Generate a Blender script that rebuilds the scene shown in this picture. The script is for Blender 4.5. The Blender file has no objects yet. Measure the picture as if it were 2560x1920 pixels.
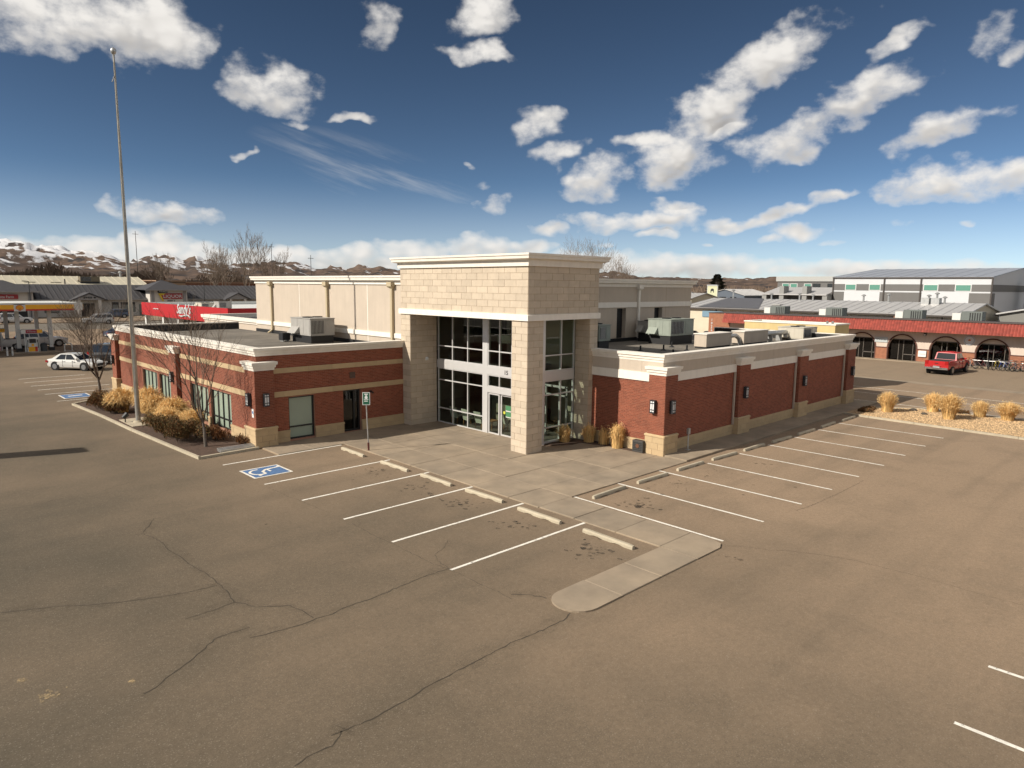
import bpy, math, random
from mathutils import Vector, Matrix, noise as mnoise
R = math.radians
random.seed(7)
S = bpy.context.scene
COL = S.collection

# ------------------------------------------------------------------ camera
CAMH = 7.6
cam = bpy.data.cameras.new('camera'); camo = bpy.data.objects.new('camera', cam); COL.objects.link(camo)
cam.sensor_width = 36; cam.lens = 24.24; cam.clip_start = .1; cam.clip_end = 30000
camo.matrix_world = Matrix(((0.72135, 0.090285, -0.68666, 0), (-0.6925, 0.108124, -0.713269, 0), (0.009847, 0.990029, 0.140517, CAMH), (0, 0, 0, 1)))
S.camera = camo
S.render.resolution_x = 1024; S.render.resolution_y = 768

# ------------------------------------------------------------------ light
SUN_EL = R(34.2)
SUN_H = Vector((-0.941, 0.339, 0)).normalized()
TO_SUN = (SUN_H * math.cos(SUN_EL) + Vector((0, 0, math.sin(SUN_EL)))).normalized()
sl = bpy.data.lights.new('sun', 'SUN'); slo = bpy.data.objects.new('sun', sl); COL.objects.link(slo)
sl.energy = 2.65; sl.angle = R(.5); sl.color = (1.0, .925, .81)
slo.rotation_euler = (-TO_SUN).to_track_quat('-Z', 'Y').to_euler(); slo.location = (0, 0, 60)
SKY_STRENGTH = .05
CLOUD_STRENGTH = .40
BLOB_GROW = 1.2
SKY_GAMMA = 1.48; SKY_SAT = .88; SKY_HUE = .486
S.cycles.use_adaptive_sampling = True; S.cycles.adaptive_threshold = .018; S.cycles.max_bounces = 6; S.cycles.diffuse_bounces = 3; S.cycles.glossy_bounces = 3; S.cycles.transparent_max_bounces = 12; S.cycles.caustics_reflective = False; S.cycles.caustics_refractive = False
S.view_settings.view_transform = 'Standard'; S.view_settings.look = 'None'
S.view_settings.exposure = 1.15; S.view_settings.gamma = 1

BLOBS = [(1.3908,0.2918,0.058,0.0396,0),(1.323,0.2973,0.0691,0.0391,0),(1.2544,0.2985,0.0471,0.0362,0),(1.1266,0.2501,0.0525,0.0291,0),(1.0653,0.2551,0.0218,0.0152,0),(0.995,0.3397,0.0237,0.0277,0),(0.8448,0.351,0.0462,0.0247,20),(0.8582,0.3045,0.0465,0.0104,0),(1.0964,0.2114,0.0133,0.0054,0),(1.024,0.2185,0.0308,0.0069,0),(1.2611,0.0853,0.0573,0.0148,0),(1.3174,0.0898,0.0121,0.0072,0),(1.3702,0.0411,0.0816,0.0142,0),(1.2977,0.0487,0.0244,0.0157,0),(1.2581,0.0481,0.0268,0.0201,0),(1.2201,0.0391,0.0288,0.0128,0),(1.1155,0.0391,0.0493,0.015,0),(1.0361,0.0408,0.065,0.0142,0),(0.9423,0.0464,0.0672,0.0177,0),(0.8519,0.0544,0.0512,0.0178,0),(0.7836,0.0568,0.0456,0.0134,0),(0.8696,0.1696,0.0089,0.0047,0),(0.8505,0.1354,0.0146,0.008,0),(0.8295,0.1147,0.0169,0.013,20),(1.1781,0.1668,0.0107,0.0039,0),(0.7841,0.2182,0.025,0.0162,0),(0.7334,0.1843,0.025,0.0135,10),(0.6875,0.1489,0.0499,0.0254,10),(0.5846,0.1762,0.0506,0.0357,15),(0.6204,0.2006,0.0242,0.0111,0),(0.5419,0.2366,0.0646,0.03,30),(0.4631,0.2849,0.0757,0.0249,28),(0.4434,0.1884,0.061,0.0252,18),(0.3649,0.2253,0.0659,0.0238,28),(0.5261,0.21,0.036,0.0177,0),(0.3196,0.2917,0.0258,0.0093,30),(0.2264,0.2858,0.0186,0.0201,25),(0.2012,0.267,0.0112,0.0113,0),(0.2719,0.1858,0.0538,0.0161,20),(0.2573,0.1245,0.0819,0.0212,4),(0.2036,0.1266,0.0458,0.0231,0),(0.625,0.0901,0.1014,0.013,5),(0.5691,0.1029,0.0267,0.0127,0),(0.751,0.0803,0.026,0.0083,0),(0.4326,0.1015,0.0661,0.0087,15),(0.5042,0.0871,0.0413,0.01,8),(0.4169,0.0776,0.0427,0.0113,8),(0.4502,0.0664,0.023,0.0057,0),(0.6084,0.0726,0.0339,0.0081,5),(0.6756,0.0629,0.0196,0.0055,0),(0.5365,0.0625,0.019,0.0043,0),(0.3772,0.0621,0.0216,0.0056,4),(0.308,0.0836,0.0157,0.0058,0),(0.2468,0.0823,0.0114,0.0037,0),(0.5702,0.0284,0.1783,0.0208,0),(0.3212,0.0243,0.1878,0.015,0),(0.681,0.0323,0.1125,0.0223,0)]
def make_world():
    w = bpy.data.worlds.new('World'); S.world = w; w.use_nodes = True
    w.cycles.sampling_method = 'NONE'
    nt = w.node_tree; N = nt.nodes; L = nt.links; N.clear()
    def nd(t, **k):
        n = N.new(t)
        for a, b in k.items(): setattr(n, a, b)
        return n
    def val(sock, v):
        if isinstance(v, (int, float)): sock.default_value = v
        else: L.new(v, sock)
    def M(op, a, b=0., c=0., clamp=False):
        n = nd('ShaderNodeMath', operation=op, use_clamp=clamp)
        val(n.inputs[0], a); val(n.inputs[1], b); val(n.inputs[2], c)
        return n.outputs[0]
    def ss_(x, lo, hi, a=0., b=1.):
        n = nd('ShaderNodeMapRange', interpolation_type='SMOOTHSTEP'); val(n.inputs['Value'], x)
        n.inputs['From Min'].default_value = lo; n.inputs['From Max'].default_value = hi; n.inputs['To Min'].default_value = a; n.inputs['To Max'].default_value = b
        return n.outputs['Result']
    def comb(x, y, z=0.):
        n = nd('ShaderNodeCombineXYZ'); val(n.inputs[0], x); val(n.inputs[1], y); val(n.inputs[2], z); return n.outputs[0]
    tc = nd('ShaderNodeTexCoord'); d = tc.outputs['Generated']
    sep = nd('ShaderNodeSeparateXYZ'); L.new(d, sep.inputs[0])
    az = M('ARCTAN2', sep.outputs[1], sep.outputs[0]); el = M('ARCSINE', sep.outputs[2])
    sky = nd('ShaderNodeTexSky', sky_type='NISHITA', sun_disc=False)
    sky.sun_elevation = SUN_EL; sky.sun_rotation = math.atan2(SUN_H.x, SUN_H.y) % (2 * math.pi)
    sky.altitude = 3000; sky.air_density = .75; sky.dust_density = .4; sky.ozone_density = 1.6
    def scale(c, f):
        n = nd('ShaderNodeVectorMath', operation='SCALE'); L.new(c, n.inputs[0]); n.inputs['Scale'].default_value = f; return n.outputs[0]
    gm = nd('ShaderNodeGamma'); L.new(scale(sky.outputs[0], .1), gm.inputs[0]); gm.inputs[1].default_value = SKY_GAMMA
    hs = nd('ShaderNodeHueSaturation'); hs.inputs['Hue'].default_value = SKY_HUE; hs.inputs['Saturation'].default_value = SKY_SAT; L.new(scale(gm.outputs[0], 9.0), hs.inputs['Color'])
    def branch(blobs, generic, cirrus_on):
        """one part of the sky: its clouds over the clear sky, as a shader"""
        cv = comb(az, M('MULTIPLY', el, 1.5))
        def fbm(scale_, detail, rough, off=0.):
            n = nd('ShaderNodeTexNoise', noise_dimensions='2D'); n.inputs['Scale'].default_value = scale_; n.inputs['Detail'].default_value = detail; n.inputs['Roughness'].default_value = rough
            a = nd('ShaderNodeVectorMath', operation='ADD'); L.new(cv, a.inputs[0]); a.inputs[1].default_value = (off, off * .7, 0)
            L.new(a.outputs[0], n.inputs['Vector']); return n.outputs['Fac']
        def blob(src, a0, e0, wa, we, rot):
            if abs(rot) < 9:
                n = nd('ShaderNodeVectorMath', operation='MULTIPLY_ADD'); L.new(src, n.inputs[0]); n.inputs[1].default_value = (1 / wa, 1 / we, 0); n.inputs[2].default_value = (-a0 / wa, -e0 / we, 0)
                q = nd('ShaderNodeVectorMath', operation='DOT_PRODUCT'); L.new(n.outputs[0], q.inputs[0]); L.new(n.outputs[0], q.inputs[1])
                def yy():
                    y = nd('ShaderNodeVectorMath', operation='DOT_PRODUCT'); L.new(n.outputs[0], y.inputs[0]); y.inputs[1].default_value = (0, 1, 0); return y.outputs['Value']
                return yy, q.outputs['Value']
            c, s_ = math.cos(R(-rot)), math.sin(R(-rot)); out = []
            for k, w_ in (((c, s_), wa), ((-s_, c), we)):
                n = nd('ShaderNodeVectorMath', operation='DOT_PRODUCT'); L.new(src, n.inputs[0])
                n.inputs[1].default_value = (k[0] / w_, k[1] / w_, -(k[0] * a0 + k[1] * e0) / w_); out.append(n.outputs['Value'])
            return (lambda: out[1]), M('MULTIPLY_ADD', out[0], out[0], M('MULTIPLY', out[1], out[1]))
        low = ss_(el, .02, .14, .38, 1.)                                   # far clouds near the horizon are finer
        up = 0.
        if generic:
            mm = M('MULTIPLY', M('SUBTRACT', fbm(3.2, 2, .5, 2.1), .40), 6.)  # out-of-view sky: cloud cover thickened beyond the visible part to add fill light
        else:
            w1 = M('MULTIPLY', M('SUBTRACT', fbm(13, 3, .5), .5), low); w2 = M('MULTIPLY', M('SUBTRACT', fbm(13, 3, .5, 5.3), .5), low)
            vw = comb(M('MULTIPLY_ADD', w1, .09, az), M('MULTIPLY_ADD', w2, .05, el), 1.)
            mm = ss = ms = None
            for (a0, e0, wa, we, rot) in blobs:
                gr_ = BLOB_GROW * (1.25 if wa < .03 else 1); wa *= gr_; we *= gr_
                y, r2 = blob(vw, a0, e0, wa, we, rot)
                if wa < .036: r2 = M('ADD', r2, .42)                        # small scraps of cloud are thin
                mm = r2 if mm is None else M('MINIMUM', mm, r2)
                if wa * we > .0011:
                    y = y(); mp = M('SUBTRACT', 1., r2, clamp=True)
                    ss = M('MULTIPLY', mp, y) if ss is None else M('MULTIPLY_ADD', mp, y, ss)
                    ms = mp if ms is None else M('ADD', ms, mp)
            mm = M('MAXIMUM', M('SUBTRACT', 1., mm), -1.5)
            up = M('DIVIDE', ss, M('ADD', ms, .15))
        fine = fbm(15, 8, .60, 1.7)
        raw = M('MULTIPLY_ADD', M('SUBTRACT', fine, .5), M('MULTIPLY', low, 2.3), M('MULTIPLY', mm, 1.12))
        if not generic:
            raw = M('MULTIPLY_ADD', M('SUBTRACT', fbm(50, 4, .62, 7.7), .5), M('MULTIPLY', low, .62), raw)
            puff = nd('ShaderNodeTexVoronoi', feature='SMOOTH_F1', voronoi_dimensions='2D'); puff.inputs['Scale'].default_value = 48; puff.inputs['Smoothness'].default_value = .5
            pv = nd('ShaderNodeVectorMath', operation='ADD'); L.new(cv, pv.inputs[0]); L.new(comb(M('MULTIPLY', w1, .05), M('MULTIPLY', w2, .05)), pv.inputs[1]); L.new(pv.outputs[0], puff.inputs['Vector'])
            pf = M('SUBTRACT', .5, puff.outputs['Distance'])
            raw = M('MULTIPLY_ADD', pf, .38, raw)
        dens = M('MULTIPLY', ss_(raw, -.08, 1.4), ss_(el, -.01, .012))
        haze = M('MAXIMUM', M('MULTIPLY', ss_(el, .0, .055, 1., 0.), M('MULTIPLY_ADD', fbm(5, 2, .5, 9.), .5, .35)), ss_(el, .0, .15, .30, 0.))
        dens = M('MAXIMUM', dens, haze)
        if cirrus_on:
            cv2 = comb(M('MULTIPLY', M('ADD', az, el), 2.2), M('MULTIPLY_ADD', el, 26., M('MULTIPLY', az, -8.)))
            ci = nd('ShaderNodeTexNoise', noise_dimensions='2D'); L.new(cv2, ci.inputs['Vector']); ci.inputs['Scale'].default_value = 1.6; ci.inputs['Detail'].default_value = 6; ci.inputs['Roughness'].default_value = .6
            _, r2 = blob(comb(az, el, 1.), 1.0, .15, .17, .045, -14)
            dens = M('MAXIMUM', dens, M('MULTIPLY', M('MULTIPLY', M('SUBTRACT', 1., r2, clamp=True), ss_(ci.outputs['Fac'], .42, .78)), .28))
        # crown to base, with the puffs shading one another
        sh = M('MULTIPLY_ADD', M('SUBTRACT', fbm(6, 4, .5, 4.4), .5), 1.4, M('MULTIPLY', up, .9)) if not generic else M('MULTIPLY', M('SUBTRACT', fbm(9, 4, .55, 4.4), .5), 1.6)
        if not generic: sh = M('MULTIPLY_ADD', pf, .45, sh)
        lit = M('SUBTRACT', 1., M('MULTIPLY', ss_(sh, -.95, .45, 1., 0.), ss_(raw, .3, 1.3)))
        cr = nd('ShaderNodeMix', data_type='RGBA'); L.new(lit, cr.inputs[0])
        cr.inputs[6].default_value = (.42, .40, .385, 1); cr.inputs[7].default_value = (1.0, .965, .915, 1)
        b1 = nd('ShaderNodeBackground'); b1.inputs[1].default_value = SKY_STRENGTH; L.new(hs.outputs[0], b1.inputs[0])
        b2 = nd('ShaderNodeBackground'); b2.inputs[1].default_value = CLOUD_STRENGTH; L.new(cr.outputs[2], b2.inputs[0])
        mx = nd('ShaderNodeMixShader'); L.new(dens, mx.inputs[0]); L.new(b1.outputs[0], mx.inputs[1]); L.new(b2.outputs[0], mx.inputs[2])
        return mx.outputs[0]
    BLOBS.append((1.15, .030, .42, .020, 0))
    MID = .83
    left = [b for b in BLOBS if b[0] + b[2] * 1.5 + .06 > MID]; right = [b for b in BLOBS if b[0] - b[2] * 1.5 - .06 < MID]
    m1 = nd('ShaderNodeMixShader'); L.new(M('GREATER_THAN', az, MID), m1.inputs[0]); L.new(branch(right, False, True), m1.inputs[1]); L.new(branch(left, False, True), m1.inputs[2])
    dot = nd('ShaderNodeVectorMath', operation='DOT_PRODUCT'); L.new(d, dot.inputs[0]); dot.inputs[1].default_value = (0.69, 0.71, 0.12)
    m2 = nd('ShaderNodeMixShader'); L.new(M('LESS_THAN', dot.outputs['Value'], .70), m2.inputs[0]); L.new(m1.outputs[0], m2.inputs[1]); L.new(branch([], True, False), m2.inputs[2])
    out = nd('ShaderNodeOutputWorld'); L.new(m2.outputs[0], out.inputs[0])
make_world()

# ------------------------------------------------------------------ helpers
class MB:
    def __init__(s): s.v = []; s.f = []
    def add(s, vs, fs):
        o = len(s.v); s.v += [tuple(p) for p in vs]; s.f += [tuple(i + o for i in f) for f in fs]; return s
    def box(s, x0, y0, z0, x1, y1, z1):
        if x0 > x1: x0, x1 = x1, x0
        if y0 > y1: y0, y1 = y1, y0
        if z0 > z1: z0, z1 = z1, z0
        return s.add([(x0, y0, z0), (x1, y0, z0), (x1, y1, z0), (x0, y1, z0), (x0, y0, z1), (x1, y0, z1), (x1, y1, z1), (x0, y1, z1)],
                     [(3, 2, 1, 0), (4, 5, 6, 7), (0, 1, 5, 4), (1, 2, 6, 5), (2, 3, 7, 6), (3, 0, 4, 7)])
    def cbox(s, x0, y0, z0, x1, y1, z1, c=.02):
        """box with chamfered vertical and top edges"""
        a = [(x0 + c, y0), (x1 - c, y0), (x1, y0 + c), (x1, y1 - c), (x1 - c, y1), (x0 + c, y1), (x0, y1 - c), (x0, y0 + c)]
        cx, cy = (x0 + x1) / 2, (y0 + y1) / 2
        def ins(p): return (p[0] + (c if p[0] < cx else -c), p[1] + (c if p[1] < cy else -c))
        vs = [(x, y, z0) for x, y in a] + [(x, y, z1 - c) for x, y in a] + [(*ins(p), z1) for p in a]
        fs = [tuple(range(7, -1, -1)), tuple(range(16, 24))]
        for k in (0, 8):
            for i in range(8): j = (i + 1) % 8; fs.append((k + i, k + j, k + 8 + j, k + 8 + i))
        return s.add(vs, fs)
    def prism(s, poly, z0, z1):
        n = len(poly)
        return s.add([(x, y, z0) for x, y in poly] + [(x, y, z1) for x, y in poly],
                     [tuple(range(n - 1, -1, -1)), tuple(range(n, 2 * n))] + [(i, (i + 1) % n, n + (i + 1) % n, n + i) for i in range(n)])
    def extr(s, pts, d):
        """planar polygon of 3d points extruded by vector d"""
        n = len(pts); d = Vector(d); P = [Vector(p) for p in pts]
        return s.add(P + [p + d for p in P], [tuple(range(n - 1, -1, -1)), tuple(range(n, 2 * n))] + [(i, (i + 1) % n, n + (i + 1) % n, n + i) for i in range(n)])
    def tube(s, p0, p1, r0, r1=None, n=8, cap=True):
        p0 = Vector(p0); p1 = Vector(p1); r1 = r0 if r1 is None else r1
        d = p1 - p0
        if d.length < 1e-6: return s
        q = d.to_track_quat('Z', 'Y'); vs = []
        for p, r in ((p0, r0), (p1, r1)):
            for i in range(n):
                a = 2 * math.pi * i / n; vs.append(p + q @ Vector((r * math.cos(a), r * math.sin(a), 0)))
        fs = [(i, (i + 1) % n, n + (i + 1) % n, n + i) for i in range(n)]
        if cap: fs += [tuple(range(n - 1, -1, -1)), tuple(range(n, 2 * n))]
        return s.add(vs, fs)
    def path(s, pts, r, n=6):
        for a, b in zip(pts, pts[1:]): s.tube(a, b, r, r, n)
        return s
    def lathe(s, c, prof, n=16, axis='z'):
        vs = []; 
        for r, z in prof:
            for i in range(n):
                a = 2 * math.pi * i / n; x, y = r * math.cos(a), r * math.sin(a)
                vs.append({'z': (c[0] + x, c[1] + y, c[2] + z), 'y': (c[0] + x, c[1] + z, c[2] + y), 'x': (c[0] + z, c[1] + x, c[2] + y)}[axis])
        fs = []; m = len(prof)
        for k in range(m - 1):
            for i in range(n): j = (i + 1) % n; fs.append((k * n + i, k * n + j, (k + 1) * n + j, (k + 1) * n + i))
        fs += [tuple(range(n - 1, -1, -1)), tuple(range((m - 1) * n, m * n))]
        return s.add(vs, fs)
    def sweep(s, path, prof, closed=False):
        """profile [(outward, z)] along a plan path; outward is to the right of travel; mitred corners"""
        n = len(path); P = [Vector((p[0], p[1])) for p in path]; rings = []
        for i in range(n):
            def nrm(a, b):
                d = (b - a).normalized(); return Vector((d.y, -d.x))
            ns = []
            if i > 0 or closed: ns.append(nrm(P[i - 1], P[i]))
            if i < n - 1 or closed: ns.append(nrm(P[i], P[(i + 1) % n]))
            if len(ns) == 2:
                m = (ns[0] + ns[1]); m = m / max(.2, (1 + ns[0].dot(ns[1])))
            else: m = ns[0]
            rings.append([(P[i].x + m.x * o, P[i].y + m.y * o, z) for o, z in prof])
        k = len(prof); vs = [v for r in rings for v in r]; fs = []
        for i in range(n if closed else n - 1):
            j = (i + 1) % n
            for a in range(k):
                b = (a + 1) % k; fs.append((i * k + a, i * k + b, j * k + b, j * k + a))
        if not closed: fs += [tuple(range(k - 1, -1, -1)), tuple(range((n - 1) * k, n * k))]
        return s.add(vs, fs)
    def ribbon(s, pts, w, z):
        P = [Vector((p[0], p[1])) for p in pts]
        ws = w if isinstance(w, (list, tuple)) else [w] * len(P)
        vs = []
        for i, p in enumerate(P):
            d = (P[min(i + 1, len(P) - 1)] - P[max(i - 1, 0)]).normalized(); nn = Vector((-d.y, d.x)) * ws[i] / 2
            vs += [(p.x + nn.x, p.y + nn.y, z), (p.x - nn.x, p.y - nn.y, z)]
        return s.add(vs, [(2 * i, 2 * i + 1, 2 * i + 3, 2 * i + 2) for i in range(len(P) - 1)])
    def mesh(s, name='m', off=(0, 0, 0), smooth=False):
        me = bpy.data.meshes.new(name); o = Vector(off)
        me.from_pydata([tuple(Vector(p) - o) for p in s.v] if o.length else s.v, [], s.f)
        me.update()
        if smooth:
            me.polygons.foreach_set('use_smooth', [True] * len(me.polygons))
        return me
    def build(s, name, mat, parent=None, off=None, smooth=False, kind=None, label=None):
        if off is None: off = ROOTS.get(parent.name, (0, 0, 0)) if parent is not None else (0, 0, 0)
        me = s.mesh(name, off, smooth)
        o = bpy.data.objects.new(name, me); COL.objects.link(o)
        if mat: me.materials.append(mat)
        if parent is not None:
            o.parent = parent; ROOTS[o.name] = off
        if kind: o['kind'] = kind
        if label: o['label'] = label
        return o
ROOTS = {}      # object name -> world offset of the thing it belongs to (only for things built in world coordinates)
def thing(name, label, cat, loc=(0, 0, 0), rz=0, group=None, world=True):
    o = bpy.data.objects.new(name, None); COL.objects.link(o); o.empty_display_size = .2
    o.location = loc; o.rotation_euler = (0, 0, rz); o['label'] = label; o['category'] = cat
    if group: o['group'] = group
    ROOTS[o.name] = tuple(loc) if world else (0, 0, 0)
    return o
def tag(o, label, cat, group=None):
    o['label'] = label; o['category'] = cat
    if group: o['group'] = group
    return o
def dup(root, loc, rz=0, label=None, group=None):
    r = root.copy(); COL.objects.link(r); r.location = loc; r.rotation_euler = (0, 0, rz)
    if label: r['label'] = label
    if group: r['group'] = group
    for ch in root.children:
        c = ch.copy(); COL.objects.link(c); c.parent = r
        for g in ch.children:
            d = g.copy(); COL.objects.link(d); d.parent = c
    return r
def struct(o): o['kind'] = 'structure'; return o

# ------------------------------------------------------------------ materials
MATS = {}
def mat(name, col, rough=.8, var=.0, scale=3., bump=0., bscale=40., metal=0., rand=0., island=0., col2=None, streak=0., spec=.5, detail=6, coat=0.):
    if name in MATS: return MATS[name]
    m = bpy.data.materials.new(name); m.use_nodes = True; MATS[name] = m
    nt = m.node_tree; N = nt.nodes; L = nt.links; b = N['Principled BSDF']
    b.inputs['Roughness'].default_value = rough; b.inputs['Metallic'].default_value = metal
    b.inputs['Specular IOR Level'].default_value = spec
    if coat: b.inputs['Coat Weight'].default_value = coat; b.inputs['Coat Roughness'].default_value = .05
    b.inputs['Base Color'].default_value = (*col, 1)
    if not (var or bump or rand or island or streak): return m
    geo = N.new('ShaderNodeNewGeometry')
    def mul(a, fac_socket, amt):
        """a * (1 + amt*(2f-1))"""
        mr = N.new('ShaderNodeMapRange'); L.new(fac_socket, mr.inputs[0]); mr.inputs[3].default_value = 1 - amt; mr.inputs[4].default_value = 1 + amt
        vm = N.new('ShaderNodeVectorMath'); vm.operation = 'SCALE'; L.new(a, vm.inputs[0]); L.new(mr.outputs[0], vm.inputs['Scale'])
        return vm.outputs[0]
    rgb = N.new('ShaderNodeRGB'); rgb.outputs[0].default_value = (*col, 1); c = rgb.outputs[0]
    if col2 is not None:
        n = N.new('ShaderNodeTexNoise'); L.new(geo.outputs['Position'], n.inputs['Vector']); n.inputs['Scale'].default_value = scale * .4; n.inputs['Detail'].default_value = 5
        mr = N.new('ShaderNodeMapRange'); L.new(n.outputs['Fac'], mr.inputs[0]); mr.inputs[1].default_value = .35; mr.inputs[2].default_value = .65
        mx = N.new('ShaderNodeMix'); mx.data_type = 'RGBA'; L.new(mr.outputs[0], mx.inputs[0]); L.new(c, mx.inputs[6]); mx.inputs[7].default_value = (*col2, 1); c = mx.outputs[2]
    if var:
        n = N.new('ShaderNodeTexNoise'); L.new(geo.outputs['Position'], n.inputs['Vector']); n.inputs['Scale'].default_value = scale; n.inputs['Detail'].default_value = detail; n.inputs['Roughness'].default_value = .6
        mr = N.new('ShaderNodeMapRange'); L.new(n.outputs['Fac'], mr.inputs[0]); mr.inputs[1].default_value = .25; mr.inputs[2].default_value = .75
        c = mul(c, mr.outputs[0], var)
    if streak:
        mp = N.new('ShaderNodeMapping'); L.new(geo.outputs['Position'], mp.inputs[0]); mp.inputs['Scale'].default_value = (3, 3, .25)
        n = N.new('ShaderNodeTexNoise'); L.new(mp.outputs[0], n.inputs['Vector']); n.inputs['Scale'].default_value = 1.5; n.inputs['Detail'].default_value = 7
        c = mul(c, n.outputs['Fac'], streak)
    if rand:
        oi = N.new('ShaderNodeObjectInfo'); c = mul(c, oi.outputs['Random'], rand)
    if island:
        c = mul(c, geo.outputs['Random Per Island'], island)
    L.new(c, b.inputs['Base Color'])
    if bump:
        n = N.new('ShaderNodeTexNoise'); L.new(geo.outputs['Position'], n.inputs['Vector']); n.inputs['Scale'].default_value = bscale; n.inputs['Detail'].default_value = 5
        bp = N.new('ShaderNodeBump'); bp.inputs['Strength'].default_value = bump; bp.inputs['Distance'].default_value = .02
        L.new(n.outputs['Fac'], bp.inputs['Height']); L.new(bp.outputs[0], b.inputs['Normal'])
    return m
def glass(name, tint=(.5, .55, .52), refl=1.0, rough=.0, ior=1.5):
    if name in MATS: return MATS[name]
    m = bpy.data.materials.new(name); m.use_nodes = True; MATS[name] = m
    nt = m.node_tree; N = nt.nodes; L = nt.links; N.clear()
    t = N.new('ShaderNodeBsdfTransparent'); t.inputs[0].default_value = (*tint, 1)
    gl = N.new('ShaderNodeBsdfGlossy'); gl.inputs['Roughness'].default_value = rough; gl.inputs[0].default_value = (refl, refl, refl, 1)
    fr = N.new('ShaderNodeFresnel'); fr.inputs[0].default_value = ior
    geo = N.new('ShaderNodeNewGeometry'); inv = N.new('ShaderNodeMath'); inv.operation = 'SUBTRACT'; inv.inputs[0].default_value = 1; L.new(geo.outputs['Backfacing'], inv.inputs[1])
    mu = N.new('ShaderNodeMath'); mu.operation = 'MULTIPLY'; L.new(fr.outputs[0], mu.inputs[0]); L.new(inv.outputs[0], mu.inputs[1])      # the far face of a pane only transmits
    mx = N.new('ShaderNodeMixShader'); L.new(mu.outputs[0], mx.inputs[0]); L.new(t.outputs[0], mx.inputs[1]); L.new(gl.outputs[0], mx.inputs[2])
    o = N.new('ShaderNodeOutputMaterial'); L.new(mx.outputs[0], o.inputs[0])
    return m
def asphalt(name, c1, c2, dark, speck=.25):
    m = bpy.data.materials.new(name); m.use_nodes = True; MATS[name] = m
    nt = m.node_tree; N = nt.nodes; L = nt.links; b = N['Principled BSDF']; b.inputs['Roughness'].default_value = .9; b.inputs['Specular IOR Level'].default_value = .25
    geo = N.new('ShaderNodeNewGeometry'); P = geo.outputs['Position']
    def noise(s, d=5, r=.55):
        n = N.new('ShaderNodeTexNoise'); L.new(P, n.inputs['Vector']); n.inputs['Scale'].default_value = s; n.inputs['Detail'].default_value = d; n.inputs['Roughness'].default_value = r; return n.outputs['Fac']
    def rng(f, a, b_, c=0., d=1.):
        mr = N.new('ShaderNodeMapRange'); L.new(f, mr.inputs[0]); mr.inputs[1].default_value = a; mr.inputs[2].default_value = b_; mr.inputs[3].default_value = c; mr.inputs[4].default_value = d; return mr.outputs[0]
    def mix(f, A, B_, mode='MIX'):
        mx = N.new('ShaderNodeMix'); mx.data_type = 'RGBA'; mx.blend_type = mode
        if isinstance(f, float): mx.inputs[0].default_value = f
        else: L.new(f, mx.inputs[0])
        for i, v in ((6, A), (7, B_)):
            if isinstance(v, tuple): mx.inputs[i].default_value = (*v, 1)
            else: L.new(v, mx.inputs[i])
        return mx.outputs[2]
    sx = N.new('ShaderNodeSeparateXYZ'); L.new(P, sx.inputs[0])        # the paving grows paler along x, the change broken up by noise
    tone = N.new('ShaderNodeMath'); tone.operation = 'MULTIPLY_ADD'; L.new(noise(.09, 5, .6), tone.inputs[0]); tone.inputs[1].default_value = 34; L.new(sx.outputs[0], tone.inputs[2])
    c = mix(rng(tone.outputs[0], 17, 40), c2, c1)
    c = mix(rng(noise(.45, 7, .68), .48, .78, 0, .33), c, dark)
    # worn tyre lanes, long and faint
    mp = N.new('ShaderNodeMapping'); L.new(P, mp.inputs[0]); mp.inputs['Rotation'].default_value = (0, 0, R(20)); mp.inputs['Scale'].default_value = (.03, .5, 1)
    n = N.new('ShaderNodeTexNoise'); L.new(mp.outputs[0], n.inputs['Vector']); n.inputs['Scale'].default_value = 1.4; n.inputs['Detail'].default_value = 4
    c = mix(rng(n.outputs['Fac'], .5, .75, 0, .3), c, dark)
    def sc(c, f):
        vm = N.new('ShaderNodeVectorMath'); vm.operation = 'SCALE'; L.new(c, vm.inputs[0]); L.new(f, vm.inputs['Scale']); return vm.outputs[0]
    c = sc(c, rng(noise(9, 8, .75), .2, .8, .80, 1.2))
    c = sc(c, rng(noise(38, 4, .7), .25, .75, 1 - speck, 1 + speck))
    vo = N.new('ShaderNodeTexVoronoi'); L.new(P, vo.inputs['Vector']); vo.inputs['Scale'].default_value = 55
    sepc = N.new('ShaderNodeSeparateColor'); L.new(vo.outputs['Color'], sepc.inputs[0])
    c = mix(rng(sepc.outputs[0], .93, .97, 0, .24), c, (.36, .31, .25))
    L.new(c, b.inputs['Base Color'])
    bp = N.new('ShaderNodeBump'); bp.inputs['Strength'].default_value = .35; bp.inputs['Distance'].default_value = .01
    L.new(noise(60, 4, .7), bp.inputs['Height']); L.new(bp.outputs[0], b.inputs['Normal'])
    return m
M_BRICK = mat('red_brick', (.228, .067, .035), .85, var=.12, scale=1.2, island=.17, rand=.12, bump=.25, bscale=70)
M_MORTAR = mat('mortar', (.36, .185, .125), .95, var=.1, scale=4)
M_STONE = mat('cream_stone_block', (.51, .425, .325), .85, var=.09, scale=2.5, rand=.07, island=.07, bump=.3, bscale=25)
M_JOINT = mat('stone_joint', (.35, .26, .17), .95)
M_TRIM = mat('tan_cast_stone', (.47, .345, .20), .85, var=.08, scale=3, rand=.05, island=.06, bump=.2, bscale=30)
M_STUCCO = mat('tan_stucco', (.49, .415, .335), .9, var=.05, scale=1.2, streak=.09, bump=.3, bscale=60)
M_WHITE = mat('white_trim_paint', (.77, .72, .64), .7, var=.04, scale=2, streak=.10)
M_ROOF = mat('roof_membrane', (.125, .11, .09), .95, var=.3, scale=.8, col2=(.17, .15, .125), bump=.3)
M_BLACKM = mat('black_roof_flashing', (.012, .012, .013), .6)
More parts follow.
